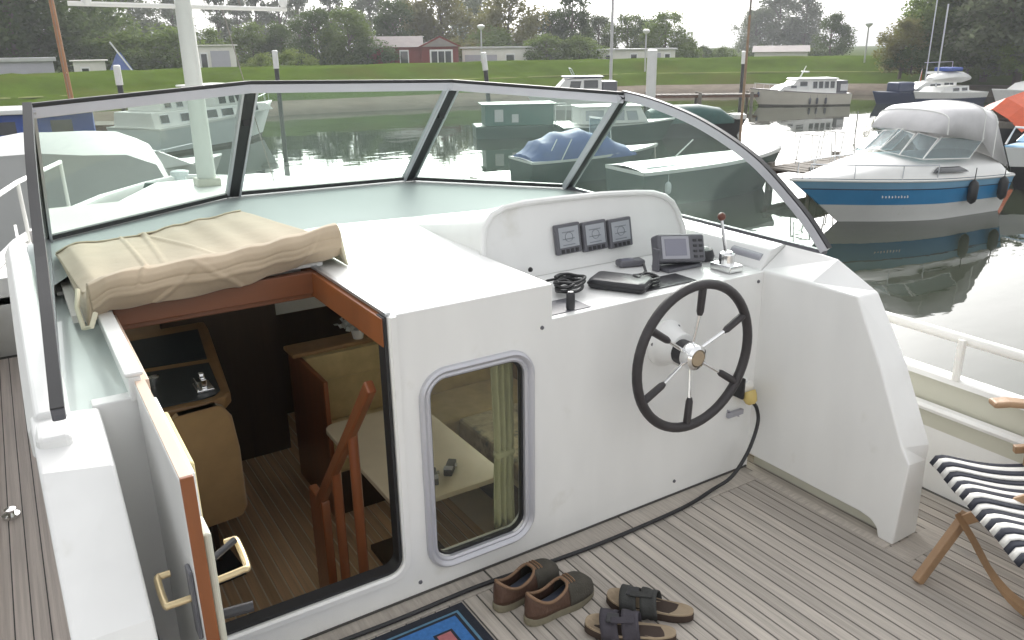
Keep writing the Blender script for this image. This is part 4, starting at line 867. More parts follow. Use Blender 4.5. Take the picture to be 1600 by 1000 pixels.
# --- white cruiser seen through the left pane
r = boat('flybridge_cruiser', 'white two decked cruiser with square cabin windows seen through the left windscreen pane', (6.6, 31.6), 34, .80)
pt = hullfn(9.4, 3.2, 1.15, 1.75, over=1.1, pinch=.9)
band(pt, -.2, .12, 'boot_top', 'antifoul', r, 1); band(pt, .12, 1.0, 'hull', 'bgrey', r); deckcap(pt, 1.0, 'deck', 'bwhite', r); band(pt, .96, 1.03, 'rub_rail', 'bwhite', r, 1, out=.02)
c = cabin(r, [(-4.6, 1.15), (3.4, 1.45), (2.9, 1.80), (2.2, 1.85), (-4.6, 1.85)], 1.25); side_windows(c, [(-4.2, -3.7, 1.35, 1.72), (-3.0, -2.4, 1.35, 1.72), (-1.6, -.7, 1.36, 1.74), (-.4, .4, 1.38, 1.74), (1.6, 2.2, 1.48, 1.76)], 1.25, 1.15, 1.85)
c = cabin(r, [(-3.9, 1.852), (-3.9, 2.45), (-1.2, 2.45), (-1.2, 1.852)], 1.05, name='aft_cabin'); side_windows(c, [(-3.7, -3.3, 1.98, 2.32), (-3.0, -2.6, 1.98, 2.32), (-2.3, -1.5, 1.98, 2.32)], 1.05, 1.85, 2.45)
c = cabin(r, [(-.6, 1.852), (1.9, 1.852), (1.3, 2.75), (-.6, 2.75)], 1.1, name='wheelhouse'); side_windows(c, [(-.4, .1, 1.95, 2.62), (.3, .7, 1.95, 2.62), (.85, 1.5, 1.98, 2.6, -.25)], 1.1, 1.85, 2.75, fmat='bwhite')
MB().box(-.75, 1.65, -1.2, 1.2, 2.752, 2.83).build('roof', 'bwhite', r, bevel=.03)
rail(r, [pt(t, 1.02, -1) * .97 for t in (.6, .7, .8, .9, .98)], .55); rail(r, [pt(t, 1.02, 1) * .97 for t in (.6, .7, .8, .9, .98)], .55)
# --- blue sided houseboat at the far left
r = boat('houseboat', 'blue sided houseboat with flat white roof at the far left', (.6, 33.0), -6)
MB().box(-2.6, 2.6, -1.3, 1.3, -.3, .45).build('hull', 'bnavy', r, bevel=.08)
MB().box(-2.2, 2.0, -1.1, 1.1, .452, 1.45).build('cabin', 'broyal', r, bevel=.03); MB().box(-2.45, 2.3, -1.35, 1.35, 1.452, 1.62).build('roof', 'bwhite', r, bevel=.03)
for x in (-1.2, .6): o = MB().box(x, x + .7, -1.112, -1.102, .75, 1.2).build('window', 'winglass', r)
# --- grey tarpaulin boat ahead to port
r = boat('covered_boat', 'boat under a big grey tarpaulin lying ahead of the bow to port', (.02, 10.4), 84)
pt = hullfn(5.6, 2.5, .9, 1.1, over=.6); band(pt, -.2, 1, 'hull', 'bgrey', r); deckcap(pt, 1.0, 'deck', 'bwhite', r)
tp = []
for x, w, h, z0 in ((-2.92, 1.28, 2.56, .12), (-2.6, 1.31, 2.60, .10), (-1, 1.31, 2.60, .15), (.6, 1.2, 2.50, .65), (1.8, .9, 2.0, .85), (2.6, .35, 1.5, 1.0)):
    half = [(-1, 0), (-1.01, .3), (-1.0, .62), (-.97, .82), (-.88, .93), (-.66, .975), (-.33, 1.0), (0, 1.012)]
    sec = half + [(-a, c) for a, c in half[-2::-1]]
    tp.append([Vector((x + .03 * math.sin(k * 1.7), w * a, z0 + (h - z0) * c + .02 * math.sin(k * 2.1 + x * 5))) for k, (a, c) in enumerate(sec)])
MB().loft(tp, closed=False, cap=True).build('tarpaulin', 'greytarp', r, smooth=True, auto=50)
for y in (-.55, .35): MB().tube([(-2.90, y, .6), (-2.88, y, 1.75)], .012, 6).build('tie_rope', 'greyp', r)
# --- small white sloop beyond it
r = boat('small_cruiser', 'small white cabin boat with dark green hatch just beyond the grey tarpaulin', (1.25, 17.5), 12)
pt = hullfn(5.4, 2.1, .95, 1.15, over=.6); band(pt, -.2, 1, 'hull', 'bwhite', r); deckcap(pt, 1.0, 'deck', 'bwhite', r)
c = cabin(r, [(-1.2, 1.0), (1.7, 1.1), (1.0, 1.45), (.2, 1.75), (-1.2, 1.75)], .8); side_windows(c, [(-.95, -.35, 1.25, 1.58), (-.1, .55, 1.22, 1.5, -.15)], .8, 1.0, 1.75)
MB().box(-2.5, -1.25, -.6, .6, 1.0, 1.42).build('cockpit_cover', 'bgreen', r, bevel=.06); rail(r, [pt(t, 1.02, -1) * .95 for t in (.6, .75, .9)], .45)
# --- sailing boat with a varnished mast
r = boat('wooden_sailboat', 'low wooden sailing boat with varnished brown mast on the left', (2.25, 36.6), 170)
pt = hullfn(6.5, 2.1, .6, .85, over=.6); band(pt, -.2, 1, 'hull', 'rust', r); deckcap(pt, 1.0, 'deck', 'jettyw', r)
MB().tube([(.0, 0, .6), (.05, .05, 4), (.1, .1, 8.5)], [.11, .11, .08], 10).build('mast', 'brownmast', r, smooth=True); MB().tube([(0, -.3, 2.7), (0, .35, 2.72)], .04, 6).build('spreader', 'brownmast', r)
for y in (-.25, .3): MB().tube([(0, y * 1.2, .7), (.06, y * .9, 7.5)], .012, 5).build('shroud', 'pole', r)
# --- boat with the blue tarpaulin
r = boat('tarpaulin_boat', 'dark hulled boat under a blue tarpaulin seen through the right windscreen pane', (13.5, 15.9), -8, .74)
pt = hullfn(6.0, 2.1, .85, 1.05, over=.8, pinch=.8); band(pt, -.2, .92, 'hull', 'bgreen', r); band(pt, .92, 1.02, 'gunwale', 'bwhite', r, 1, out=.02); deckcap(pt, 1.0, 'deck', 'bwhite', r)
tp = []
RB = ((-2.9, .85, 1.02), (-2.4, .97, 1.50), (-1.6, 1.02, 1.78), (-.6, 1.02, 1.86), (.4, 1.0, 1.62), (1.2, .92, 1.2), (1.5, .85, 1.0))
for q_ in range(len(RB) - 1):
    for t in (0, .2, .4, .6, .8) + ((1,) if q_ == len(RB) - 2 else ()):      # sagging between the hoops
        x, w, h = [RB[q_][e] * (1 - t) + RB[q_ + 1][e] * t for e in range(3)]; h -= .075 * math.sin(PI * t) ; w -= .03 * math.sin(PI * t)
        tp.append([Vector((x, -w * math.cos(PI * k / 16), .82 + (h - .82) * max(0, math.sin(PI * k / 16)) ** .75 + .016 * math.sin(k * 2.3 + x * 7) * math.sin(PI * k / 16) + .012 * math.sin(k * 4.1 - x * 3))) for k in range(17)])
MB().loft(tp, closed=False).build('tarpaulin', 'bluetarp', r, smooth=True, auto=60)
MB().box(.35, .40, -.8, .8, 1.5, 2.15).build('windscreen', 'glassf', r); MB().tube([(.37, -.8, 1.5), (.30, -.75, 2.2), (.30, .75, 2.2), (.37, .8, 1.5)], .02, 6).build('windscreen_frame', 'bwhite', r)
for x, y in ((-1.9, -1.1), (-2.4, -.9)): MB().tube([(x, y, .8), (x + .5, y + .1, 1.6)], .02, 6).build('boat_hook', 'bwhite', r)
# --- teal work barge behind it
r = boat('work_barge', 'teal green work barge with pale window openings behind the blue tarpaulin boat', (17.9, 26.2), -24, .64)
MB().box(-3.2, 3.4, -1.3, 1.3, -.3, .75).build('hull', 'bgreen', r, bevel=.1); c = MB().box(-2.6, 1.8, -1.1, 1.1, .752, 2.0).build('cabin', 'bteal', r, bevel=.04)
for x, z, w, h in ((-2.0, 1.0, .55, .75), (-.9, .95, .42, .5)): MB().box(x, x + w, -1.125, -1.108, z, z + h).build('window', 'cleartarp', c)
for side in (-1, 1): MB().tube([(1.9, side * 1.0, .8), (1.9, side * 1.0, 1.9), (3.0, side * 1.0, 1.9), (3.0, side * 1.0, .8)], .05, 6).build('frame', 'bwhite', r)
MB().box(-2.8, 2.0, -1.25, 1.25, 2.002, 2.08).build('roof', 'bteal', r, bevel=.02)
# --- cabin boat whose top shows above the windscreen
r = boat('aft_cabin_boat', 'white cabin boat whose canopy top shows just above the windscreen', (27.9, 36.2), 150, .82)
pt = hullfn(7.0, 2.5, .95, 1.3, over=.8); band(pt, -.2, 1, 'hull', 'bwhite', r); deckcap(pt, 1.0, 'deck', 'bwhite', r)
c = cabin(r, [(-1.8, 1.0), (1.9, 1.1), (1.3, 1.45), (.7, 2.05), (-1.8, 2.15)], 1.05); side_windows(c, [(-1.55, -.55, 1.45, 2.0), (-.3, .45, 1.45, 1.95, -.1)], 1.05, 1.0, 2.15, fmat='bwhite')
MB().box(-1.95, .85, -1.05, 1.05, 2.152, 2.24).build('roof', 'bnavy', r, bevel=.04); MB().tube([(0, -.8, 2.2), (.3, -.75, 2.75), (.3, .75, 2.75), (0, .8, 2.2)], .03, 6).build('arch', 'bgrey', r); MB().box(-2.9, -1.85, -.95, .95, 1.0, 1.9).build('aft_canopy', 'greyp', r, bevel=.08)
# --- dark hull with white deck, bow to the right
r = boat('launch', 'dark green launch with clean white foredeck lying beyond the starboard wing pane', (14.0, 11.95), -5, .74)
pt = hullfn(6.6, 2.1, 1.1, 1.32, over=.7, pinch=.82); band(pt, -.2, .93, 'hull', 'bgreen', r); band(pt, .93, 1.03, 'gunwale', 'bwhite', r, 1, out=.02); deckcap(pt, 1.02, 'deck', 'bwhite', r, crown=.10)
MB().box(-2.9, -.9, -.7, .7, 1.1, 1.22).build('cockpit_cover', 'bgrey', r, bevel=.05)
MB().tube([(-2.0, -.6, 1.3), (-1.4, -.95, 2.0)], .02, 6).build('boat_hook', 'bwhite', r); fender(r, (-2.4, -1.1, .4), .4, .10, 'bgrey')
# --- boats near the landing stage
r = boat('green_covered_boat', 'low boat with dark green tarpaulin beside the landing stage', (23.2, 21.6), -28, .74)
pt = hullfn(5.6, 2.0, .75, .95, over=.5); band(pt, -.2, 1, 'hull', 'bblack', r); deckcap(pt, 1.0, 'deck', 'jettyw', r)
tp = [[Vector((x, -w * math.cos(PI * k / 12), .72 + (h - .72) * max(0, math.sin(PI * k / 12)) ** .5)) for k in range(13)] for x, w, h in ((-2.7, .85, 1.4), (-2.2, .97, 1.65), (0, .98, 1.7), (1.2, .85, 1.5), (1.9, .6, 1.0))]
MB().loft(tp, closed=False).build('tarpaulin', 'greentarp', r, smooth=True, auto=60); MB().box(2.0, 2.6, -.5, .5, .9, 1.15).build('foredeck_box', 'bwhite', r, bevel=.03)
r = boat('glazed_sloop', 'pale green sloop with glazed cabin just behind the starboard windscreen corner', (19.6, 22.2), -22, .80)
pt = hullfn(5.8, 2.0, .8, 1.0, over=.6); band(pt, -.2, 1, 'hull', 'bgreen', r); deckcap(pt, 1.0, 'deck', 'bwhite', r); band(pt, .95, 1.02, 'gunwale', 'bwhite', r, 1, out=.02)
c = cabin(r, [(-2.0, .9), (1.3, .95), (.9, 1.65), (-2.0, 1.65)], .85, 'bwhite'); side_windows(c, [(-1.8, -.9, 1.05, 1.55), (-.7, .1, 1.05, 1.55), (.25, .8, 1.05, 1.5, -.1)], .85, .9, 1.65, fmat='bwhite', gmat='lcd'); MB().box(-2.1, 1.0, -.85, .85, 1.652, 1.72).build('roof', 'bwhite', r, bevel=.02)
# --- right hand cluster
r = boat('orange_covered_boat', 'black hulled boat under an orange tarpaulin at the right edge', (27.9, 11.3), 171, .82)
pt = hullfn(8.5, 2.8, 1.15, 1.45, over=.7, pinch=.85); band(pt, -.2, .85, 'hull', 'bblack', r); band(pt, .85, 1.02, 'gunwale', 'jettyw', r, 1, out=.03); deckcap(pt, 1.0, 'deck', 'jettyw', r)
c = cabin(r, [(-3, 1.1), (1.2, 1.2), (1.0, 1.7), (-3, 1.7)], 1.0, 'bcream'); side_windows(c, [(-2.5 + i * .75, -2.0 + i * .75, 1.3, 1.6) for i in range(4)], 1.0, 1.1, 1.7)
MB().loft([[Vector((x, -1.35, z - .75)), Vector((x, -.7, z - .3)), Vector((x, 0, z)), Vector((x, .7, z - .3)), Vector((x, 1.35, z - .75))] for x, z in ((-3.6, 2.45), (-1.5, 2.5), (.6, 2.42), (1.6, 2.2), (2.3, 1.8))], closed=False, cap=False).build('tarpaulin', 'orange', r, smooth=False, solid=.02)
r = boat('blue_deck_boat', 'pale blue boat with white hand rails cut off by the right edge', (23.1, 7.6), 172, .95)
pt = hullfn(6.5, 2.4, .95, 1.15, over=.7); band(pt, -.2, .55, 'hull', 'bblack', r); band(pt, .55, 1.0, 'sheer_band', 'bwhite', r, out=.01); deckcap(pt, 1.0, 'deck', 'blblue', r)
c = cabin(r, [(-2.6, 1.0), (1.5, 1.1), (.9, 1.55), (-2.6, 1.6)], .95, 'blblue'); side_windows(c, [(-2.3, -1.3, 1.2, 1.48), (-1.0, 0, 1.2, 1.48)], .95, 1.0, 1.6, fmat='bwhite')
for k in range(2): MB().tube([(1.9 - k * .9, -.9, 1.05), (1.7 - k * .9, -.85, 1.5), (1.7 - k * .9, .85, 1.5), (1.9 - k * .9, .9, 1.05)], .03, 6).build('hand_rail', 'bwhite', r)
r = boat('white_sailing_yacht', 'white yacht with pale boom cover behind the clear canopy', (45.6, 24.6), 178, .60)
pt = hullfn(9.5, 3.0, 1.1, 1.4, over=.9); band(pt, -.2, .55, 'hull', 'bnavy', r); band(pt, .55, 1.0, 'topsides', 'bwhite', r, out=.01); deckcap(pt, 1.0, 'deck', 'bwhite', r)
c = cabin(r, [(-2.2, 1.1), (2.4, 1.25), (1.6, 1.7), (-2.2, 1.75)], 1.1); side_windows(c, [(-1.9, -1.0, 1.3, 1.6), (-.6, .4, 1.3, 1.6)], 1.1, 1.1, 1.75)
MB().loft([[Vector((x, w * math.cos(2 * PI * k / 10), z + h * math.sin(2 * PI * k / 10))) for k in range(10)] for x, w, h, z in ((-3.2, .5, .25, 2.4), (-2, 1.0, .5, 2.5), (0, 1.05, .55, 2.6), (1.8, .9, .4, 2.5), (2.6, .4, .2, 2.4))]).build('boom_cover', 'bwhite', r, smooth=True)
MB().tube([(1.5, 0, 1.6), (1.5, 0, 9)], .07, 8).build('mast', 'alu', r, smooth=True); MB().box(-1.0, .8, -.9, .9, 3.1, 3.45).build('bimini', 'broyal', r, bevel=.1); MB().tube([(-2.2, -1, 1.3), (-2.2, -1, 3.9), (2.2, -1, 3.9)], .03, 6).build('gantry', 'alu', r)
r = boat('navy_runabout', 'small navy runabout left of the clear canopy by the bank', (45.0, 27.2), 170, .8)
pt = hullfn(4.6, 1.8, .7, .9, over=.5); band(pt, -.2, 1, 'hull', 'bnavy', r); deckcap(pt, 1.0, 'deck', 'bnavy', r); MB().box(-1.2, .4, -.6, .6, .75, 1.5).build('cover', 'bnavy', r, bevel=.12); MB().tube([(-2, 0, .8), (-2.3, 0, 2.4)], .02, 5).build('flag_staff', 'bwhite', r); MB().box(-2.30, -2.28, -.02, .02, 1.5, 2.3).build('furled_flag', 'orange', r)
for i, (x, y, a, L_, lab) in enumerate(((50.2, 22.2, 160, 7.5, 'white sloop half hidden behind the orange tarpaulin'), (50.8, 19.0, 165, 8, 'cream hulled yacht by the trees at the right edge'), (47.5, 26.8, 150, 6.5, 'white cabin boat furthest back under the right hand trees'))):
    r = boat('moored_yacht', lab, (x, y), a, .7); pt = hullfn(L_, 2.4, .95, 1.2, over=.7); band(pt, -.2, 1, 'hull', ('bwhite', 'bcream', 'bwhite')[i], r); deckcap(pt, 1.0, 'deck', 'bwhite', r)
    c = cabin(r, [(-2, 1.0), (1.5, 1.1), (.8, 1.6), (-2, 2.1)], .95, ('bwhite', 'rust', 'bwhite')[i]); side_windows(c, [(-1.7, -.9, 1.25, 1.6), (-.6, .3, 1.25, 1.5)], .95, 1.0, 2.1)
    MB().tube([(.3, 0, 1.6), (.3, 0, 7 + i)], .05, 8).build('mast', 'alu', r, smooth=True); MB().tube([(.3, 0, 2.4), (-2.4, 0, 2.4)], .10, 8).build('boom_cover', ('bgrey', 'broyal', 'bwhite')[i], r, smooth=True)
def mooring_line(label, a, b_, sag, r_=.012, mat='jettyw'):
    a, b_ = Vector(a), Vector(b_); o = thing('mooring_line', label, 'rope', tuple(a), 0, 'mooring lines', world=True)
    MB().tube([a.lerp(b_, t / 12) - Vector((0, 0, sag * math.sin(PI * t / 12))) for t in range(13)], r_, 6).build('rope', mat, o, smooth=True)
mooring_line('mooring line from the bow of the blue and white cruiser to the landing stage', (12.6, 8.0, -.62), (15.9, 10.7, -1.0), .12)
mooring_line('mooring line from the dark green launch to the landing stage', (16.2, 11.75, -.72), (16.9, 11.3, -1.02), .08)
mooring_line('mooring line from the blue tarpaulin boat to the launch', (15.6, 15.6, -.85), (13.0, 12.6, -.95), .3)
# ================================================================= landing stages, posts
def jetty(label, a, b_, w, z, planks=True):
    a, b_ = Vector((*a, 0)), Vector((*b_, 0)); d = (b_ - a); L_ = d.length; r = thing('landing_stage', label, 'jetty', (a.x, a.y, WZ), math.atan2(d.y, d.x), 'landing stages')
    zz = z - WZ
    for s_ in (-1, 1): MB().box(0, L_, s_ * w * .4 - .05, s_ * w * .4 + .05, zz - .18, zz - .04).build('beam', 'rust', r)
    n_ = max(3, int(L_ / .3)); p0 = None
    for i in range(n_):
        if p0 is None: p0 = MB().box(-.13, .13, -w / 2, w / 2, -.04, 0).build('board', 'jettyw', r); p0.location = (.15, 0, zz)
        else: linked('board', p0, r, (.15 + i * L_ / n_, 0, zz + .004 * (i % 3)))
    for i in range(int(L_ / 3) + 1):
        for s_ in (-1, 1): MB().tube([(min(i * 3 + .2, L_ - .1), s_ * w * .45, -1.2), (min(i * 3 + .2, L_ - .1), s_ * w * .45, zz + .12)], .10, 8).build('pile', 'pole', r, smooth=True)
    return r
jetty('grey boarded landing stage with rust brown beam below the white post', (29.5, 36.5), (37.5, 31.2), 1.2, -1.0)
jr = jetty('weathered landing stage beyond the bow of the blue and white cruiser', (15.7, 10.9), (19.4, 11.3), 1.3, -1.12)
for i in range(12): MB().box(.05 + i * .305, .34 + i * .305, -.70, -.665, -.35, .50).build('added_dark_board', 'darkskirt', jr)  # dark boards added to give a dark reflection in the water
for x in (17.0, 18.1):
    o = thing('mooring_rack', 'pale tubular rack on the landing stage, %s of the pair' % ('nearer' if x < 17.5 else 'farther'), 'rack', (x, 11.05 + (x - 15.7) * .108, -1.115), 0, 'tubular racks')
    for s_ in (-1, 1): MB().tube([(-.25, s_ * .3, 0), (-.15, s_ * .3, .75), (.3, s_ * .3, .70), (.4, s_ * .3, 0)], .02, 6).build('frame', 'steel', o, smooth=True)
    MB().tube([(-.15, -.3, .75), (-.15, .3, .75)], .02, 6).build('cross_tube', 'steel', o)
def post(label, x, y, ztop, r_, zw, lean_=(0, 0), cap='bwhite', low='bblack'):
    o = thing('mooring_post', label, 'post', (x, y, WZ), 0, 'mooring posts'); h = ztop - WZ; hw_ = zw - WZ; l1 = Vector((lean_[0], lean_[1], 0))
    MB().tube([Vector((0, 0, -1)), l1 * (hw_ / h) + Vector((0, 0, hw_))], r_ * .8, 10).build('pile', low, o, smooth=True); MB().tube([l1 * (hw_ / h) + Vector((0, 0, hw_ - .02)), l1 + Vector((0, 0, h)), l1 + Vector((0, 0, h + .04))], [r_, r_, r_ * .6], 12).build('sleeve', cap, o, smooth=True)
post('thick white mooring post standing above the right windscreen corner', 30.75, 32.85, 1.50, .28, -1.2)
post('slim white capped mooring post at the left before the dike', 4.6, 40.2, 1.18, .16, .35); post('slim white capped mooring post left of the red chalet', 12.6, 42.2, 1.72, .15, .85)
post('white capped mooring post leaning right in front of the white chalets', 23.6, 38.4, 1.46, .16, .55, (-.35, .1)); post('white mooring post beside the orange tarpaulin', 44.6, 18.6, 1.05, .32, -1.0)
post('short white capped post at the far bank left of the distant cruiser', 42.0, 36.5, 1.25, .14, .5)
def pole(label, x, y, ztop, r_, m0, m1, z0=WZ):
    o = thing('tall_pole', label, 'pole', (x, y, z0), 0, 'tall thin poles'); h = ztop - z0
    MB().tube([(0, 0, -.8), (0, 0, h * .55)], [r_, r_ * .9], 8).build('lower_pole', m0, o, smooth=True); MB().tube([(0, 0, h * .55 - .01), (0, 0, h)], [r_ * .9, r_ * .6], 8).build('upper_pole', m1, o, smooth=True)
pole('tall thin brown and grey pole beside the landing stage', 23.75, 19.75, 6.5, .05, 'brownpole', 'pole'); pole('tall pale grey pole standing by the white chalets', 36.0, 42.9, 9.0, .11, 'roofl', 'roofl')
# ================================================================= chalets, sheds and lamps beyond the dike
def house(label, loc, ang, L_, D_, h, rh, wall, roof, feats, name='chalet', gable=True, cat='house'):
    r = thing(name, label, cat, loc, rad(ang), 'chalets beyond the dike'); MB().box(-L_ / 2, L_ / 2, -D_ / 2, D_ / 2, -1.2, h).build('wall', wall, r)
    if gable: MB().prism([[(-D_ / 2 - .25, h - .02), (D_ / 2 + .25, h - .02), (0, h + rh)]], YZ, -L_ / 2 - .2, L_ / 2 + .2).build('roof', roof, r)
    else: MB().box(-L_ / 2 - .2, L_ / 2 + .2, -D_ / 2 - .2, D_ / 2 + .2, h + .002, h + rh).build('roof', roof, r, bevel=.02)
    for kind, x0, x1, z0, z1 in feats:
        o = MB().box(x0, x1, -D_ / 2 - .05, -D_ / 2 - .004, z0, z1).build(kind, 'trimw' if kind != 'shutter' else 'wallp', r)
        if kind in ('window', 'door'):
            n_ = max(1, int((x1 - x0) / .7)); w = (x1 - x0 - .12) / n_
            for i in range(n_): MB().box(x0 + .09 + i * w, x0 + .03 + (i + 1) * w, -D_ / 2 - .062, -D_ / 2 - .052, z0 + .12, z1 - .12).build('pane', 'winglass', o)
    return r
r = house('red boarded chalet with white windows on the dike', (30.6, 66.4, -.2), -25, 4.4, 3.4, 2.0, .9, 'redwood', 'roofg', [('door', .3, 1.1, -.1, 1.75)])
MB().box(2.2, 5.4, -2.1, 1.2, -1.2, 2.0).build('wing_wall', 'redwood', r)
MB().prism([[(1.95, 1.99), (5.65, 1.99), (3.8, 2.85)]], XZ, -2.3, 1.4).build('wing_roof', 'roofg', r); o = MB().box(2.9, 4.9, -2.16, -2.104, .35, 1.75).build('bay_window', 'trimw', r)
for i in range(3): MB().box(3.05 + i * .6, 3.55 + i * .6, -2.175, -2.162, .5, 1.6).build('pane', 'winglass', o)
MB().prism([[(1.9, 1.98), (2.2, 1.98), (3.8, 2.72), (5.4, 1.98), (5.7, 1.98), (3.8, 2.88)]], XZ, -2.34, -2.302).build('bargeboard', 'redwood', r)
house('low white flat roofed chalet right of the red one', (41.2, 66.2, -.2), -32, 6.9, 3.2, 1.75, .16, 'wallw', 'roofl', [('shutter', -3.2, -.2, .3, 1.2), ('window', .6, 1.5, .5, 1.3)], gable=False)
house('long cream flat roofed chalet with dark door openings', (51.7, 58.5, -.25), -41, 7.0, 3.4, 1.5, .14, 'wallw', 'roofl', [('window', -2.9, -2.3, .3, 1.2), ('door', -.6, .1, -.2, 1.25), ('shutter', 1.6, 2.2, .3, 1.25), ('door', 2.5, 3.1, -.2, 1.25)], gable=False)
house('white shed with lilac grey folding doors behind the mast', (15.1, 66.4, -.1), -13, 2.9, 2.6, 2.15, .10, 'wallw', 'wallw', [('shutter', -.4, 1.0, -.1, 1.8), ('window', -1.2, -.6, .2, 1.7)], 'shed', False, 'shed')
r = house('grey and white mobile home at the far left edge', (1.2, 63.8, -.1), -3, 4.6, 2.6, 1.3, .25, 'wallp', 'roofl', [('window', -2.1, -1.2, .3, 1.0), ('shutter', -.8, 1.4, .1, .95)], 'mobile_home', False)
house('small white caravan shed beside the brown mast', (5.7, 63.2, -.1), -6, 2.0, 2.0, 1.25, .08, 'wallw', 'wallw', [('window', -.6, 0, .4, .9)], 'caravan', False, 'caravan')
r = thing('tent', 'blue tent with a white pole on the dike near the brown mast', 'tent', (7.6, 62.5, .2), 0); MB().loft([[Vector((-1.1, -1, -.5)), Vector((1.1, -1, -.5)), Vector((1.1, 1, -.5)), Vector((-1.1, 1, -.5))], [Vector((-.1, -.1, 1.5)), Vector((.1, -.1, 1.5)), Vector((.1, .1, 1.5)), Vector((-.1, .1, 1.5))]]).build('canopy', 'bluetarp', r); MB().tube([(-.6, -1.1, 2.2), (.7, -1.1, .0)], .06, 6).build('pole', 'trimw', r)
house('small pale hut at the end of the dike', (66.5, 39.5, .2), -60, 2.0, 1.6, 1.0, .1, 'wallp', 'roofl', [], 'hut', False, 'hut')
house('cream bungalow half hidden by bushes right of the long chalet', (60.5, 49.0, -.5), -50, 4.5, 3, 1.5, .5, 'wallw', 'roofg', [('window', -1.5, -.6, .4, 1.1)])
def lamp(label, x, y, zt):
    r = thing('street_lamp', label, 'lamp', (x, y, -.3), 0, 'lamp posts along the dike'); h = zt + .3
    MB().tube([(0, 0, 0), (0, 0, h - .35)], .06, 8).build('pole', 'roofl', r, smooth=True); MB().lathe([(.05, h - .4), (.24, h - .25), (.30, h - .12), (.26, h - .05), (.06, h)], Matrix.Identity(4), 12).build('lamp_head', 'trimw', r, smooth=True)
lamp('lamp post with white mushroom head between the red and white chalets', 32.1, 53.9, 3.35); lamp('lamp post with white head in front of the long chalet trees', 44.0, 48.5, 2.9); lamp('white lamp post at the right before the hazy trees', 58.5, 39.0, 3.2)

# ================================================================= trees
def leafy(seed, n, shape, s0, s1, clumps, name, mat, root):
    g = random.Random(seed); q = MB(); C0 = []
    for i in range(clumps):
        t = g.random(); r_, z = shape(t); a = g.uniform(0, 2 * PI); rr_ = r_ * math.sqrt(g.uniform(.12, 1)); C0.append((Vector((rr_ * math.cos(a), rr_ * math.sin(a), z)), g.uniform(.6, 1.25)))
    V, F = q.v, q.f
    for i in range(n):
        c, k = C0[g.randrange(clumps)]; d = Vector((g.gauss(0, 1), g.gauss(0, 1), g.gauss(0, .8))).normalized() * (g.random() ** .45) * k * s1
        p = c + d; s_ = s0 * g.uniform(.6, 1.4); e = Euler((g.uniform(-1.1, 1.1), g.uniform(-1.1, 1.1), g.uniform(0, 6.28))).to_matrix(); m = len(V)
        for v in ((-1, 0, 0), (0, -.62, .12), (1, 0, 0), (0, .62, .12)): V.append(tuple(p + e @ (Vector(v) * s_)))
        F.append((m, m + 1, m + 2, m + 3))
    return q.build(name, mat, root, recalc=False), C0
def tree_proto(seed, kind, mat):
    r = thing('tree', 'x', 'tree', (0, 0, -80), 0, 'trees round the harbour')
    if kind == 'round': sh = lambda t: (.40 * math.sin(PI * (.16 + .78 * t)) ** .8, .12 + .82 * t)
    elif kind == 'tall': sh = lambda t: (.25 * math.sin(PI * (.16 + .80 * t)) ** .7, .06 + .88 * t)
    elif kind == 'poplar': sh = lambda t: (.15 * math.sin(PI * (.12 + .86 * t)) ** .6 + .01, .05 + .92 * t)
    else: sh = lambda t: (.75 * math.sin(PI * (.25 + .72 * t)) ** .7, .05 + .80 * t)
    n_, cl, s1 = dict(round=(8000, 52, .14), tall=(8000, 60, .11), poplar=(7500, 60, .075), bush=(5000, 36, .22))[kind]
    s0 = dict(round=.019, tall=.017, poplar=.014, bush=.032)[kind]
    cr, C0 = leafy(seed, n_, sh, s0, s1, cl, 'crown', mat, r); g = random.Random(seed + 1); hgt = .8 if kind != 'bush' else .5
    MB().tube([(0, 0, -.05), (.006, .004, .2), (-.005, .008, .5), (.01, 0, hgt)], [.026, .020, .013, .004], 8).build('trunk', 'bark', r, smooth=True)
    q = MB()
    for c, k in C0[:16]: q.tube([(0, 0, max(.1, c.z - .22)), c * .6 + Vector((0, 0, c.z * .36)), c], [.009, .006, .002], 5)
    q.build('limbs', 'bark', r); return r
PR = {}
for k_, m_ in (('round', 'leafd'), ('round', 'leafm'), ('round', 'leafl'), ('tall', 'leafd'), ('tall', 'leafm'), ('tall', 'leafl'), ('poplar', 'leafg'), ('tall', 'leafg'), ('round', 'leafg'), ('bush', 'leafm'), ('bush', 'leafy'), ('bush', 'leafd'), ('bush', 'leafl')):
    PR[(k_, m_)] = tree_proto(len(PR) * 13 + 5, k_, m_)
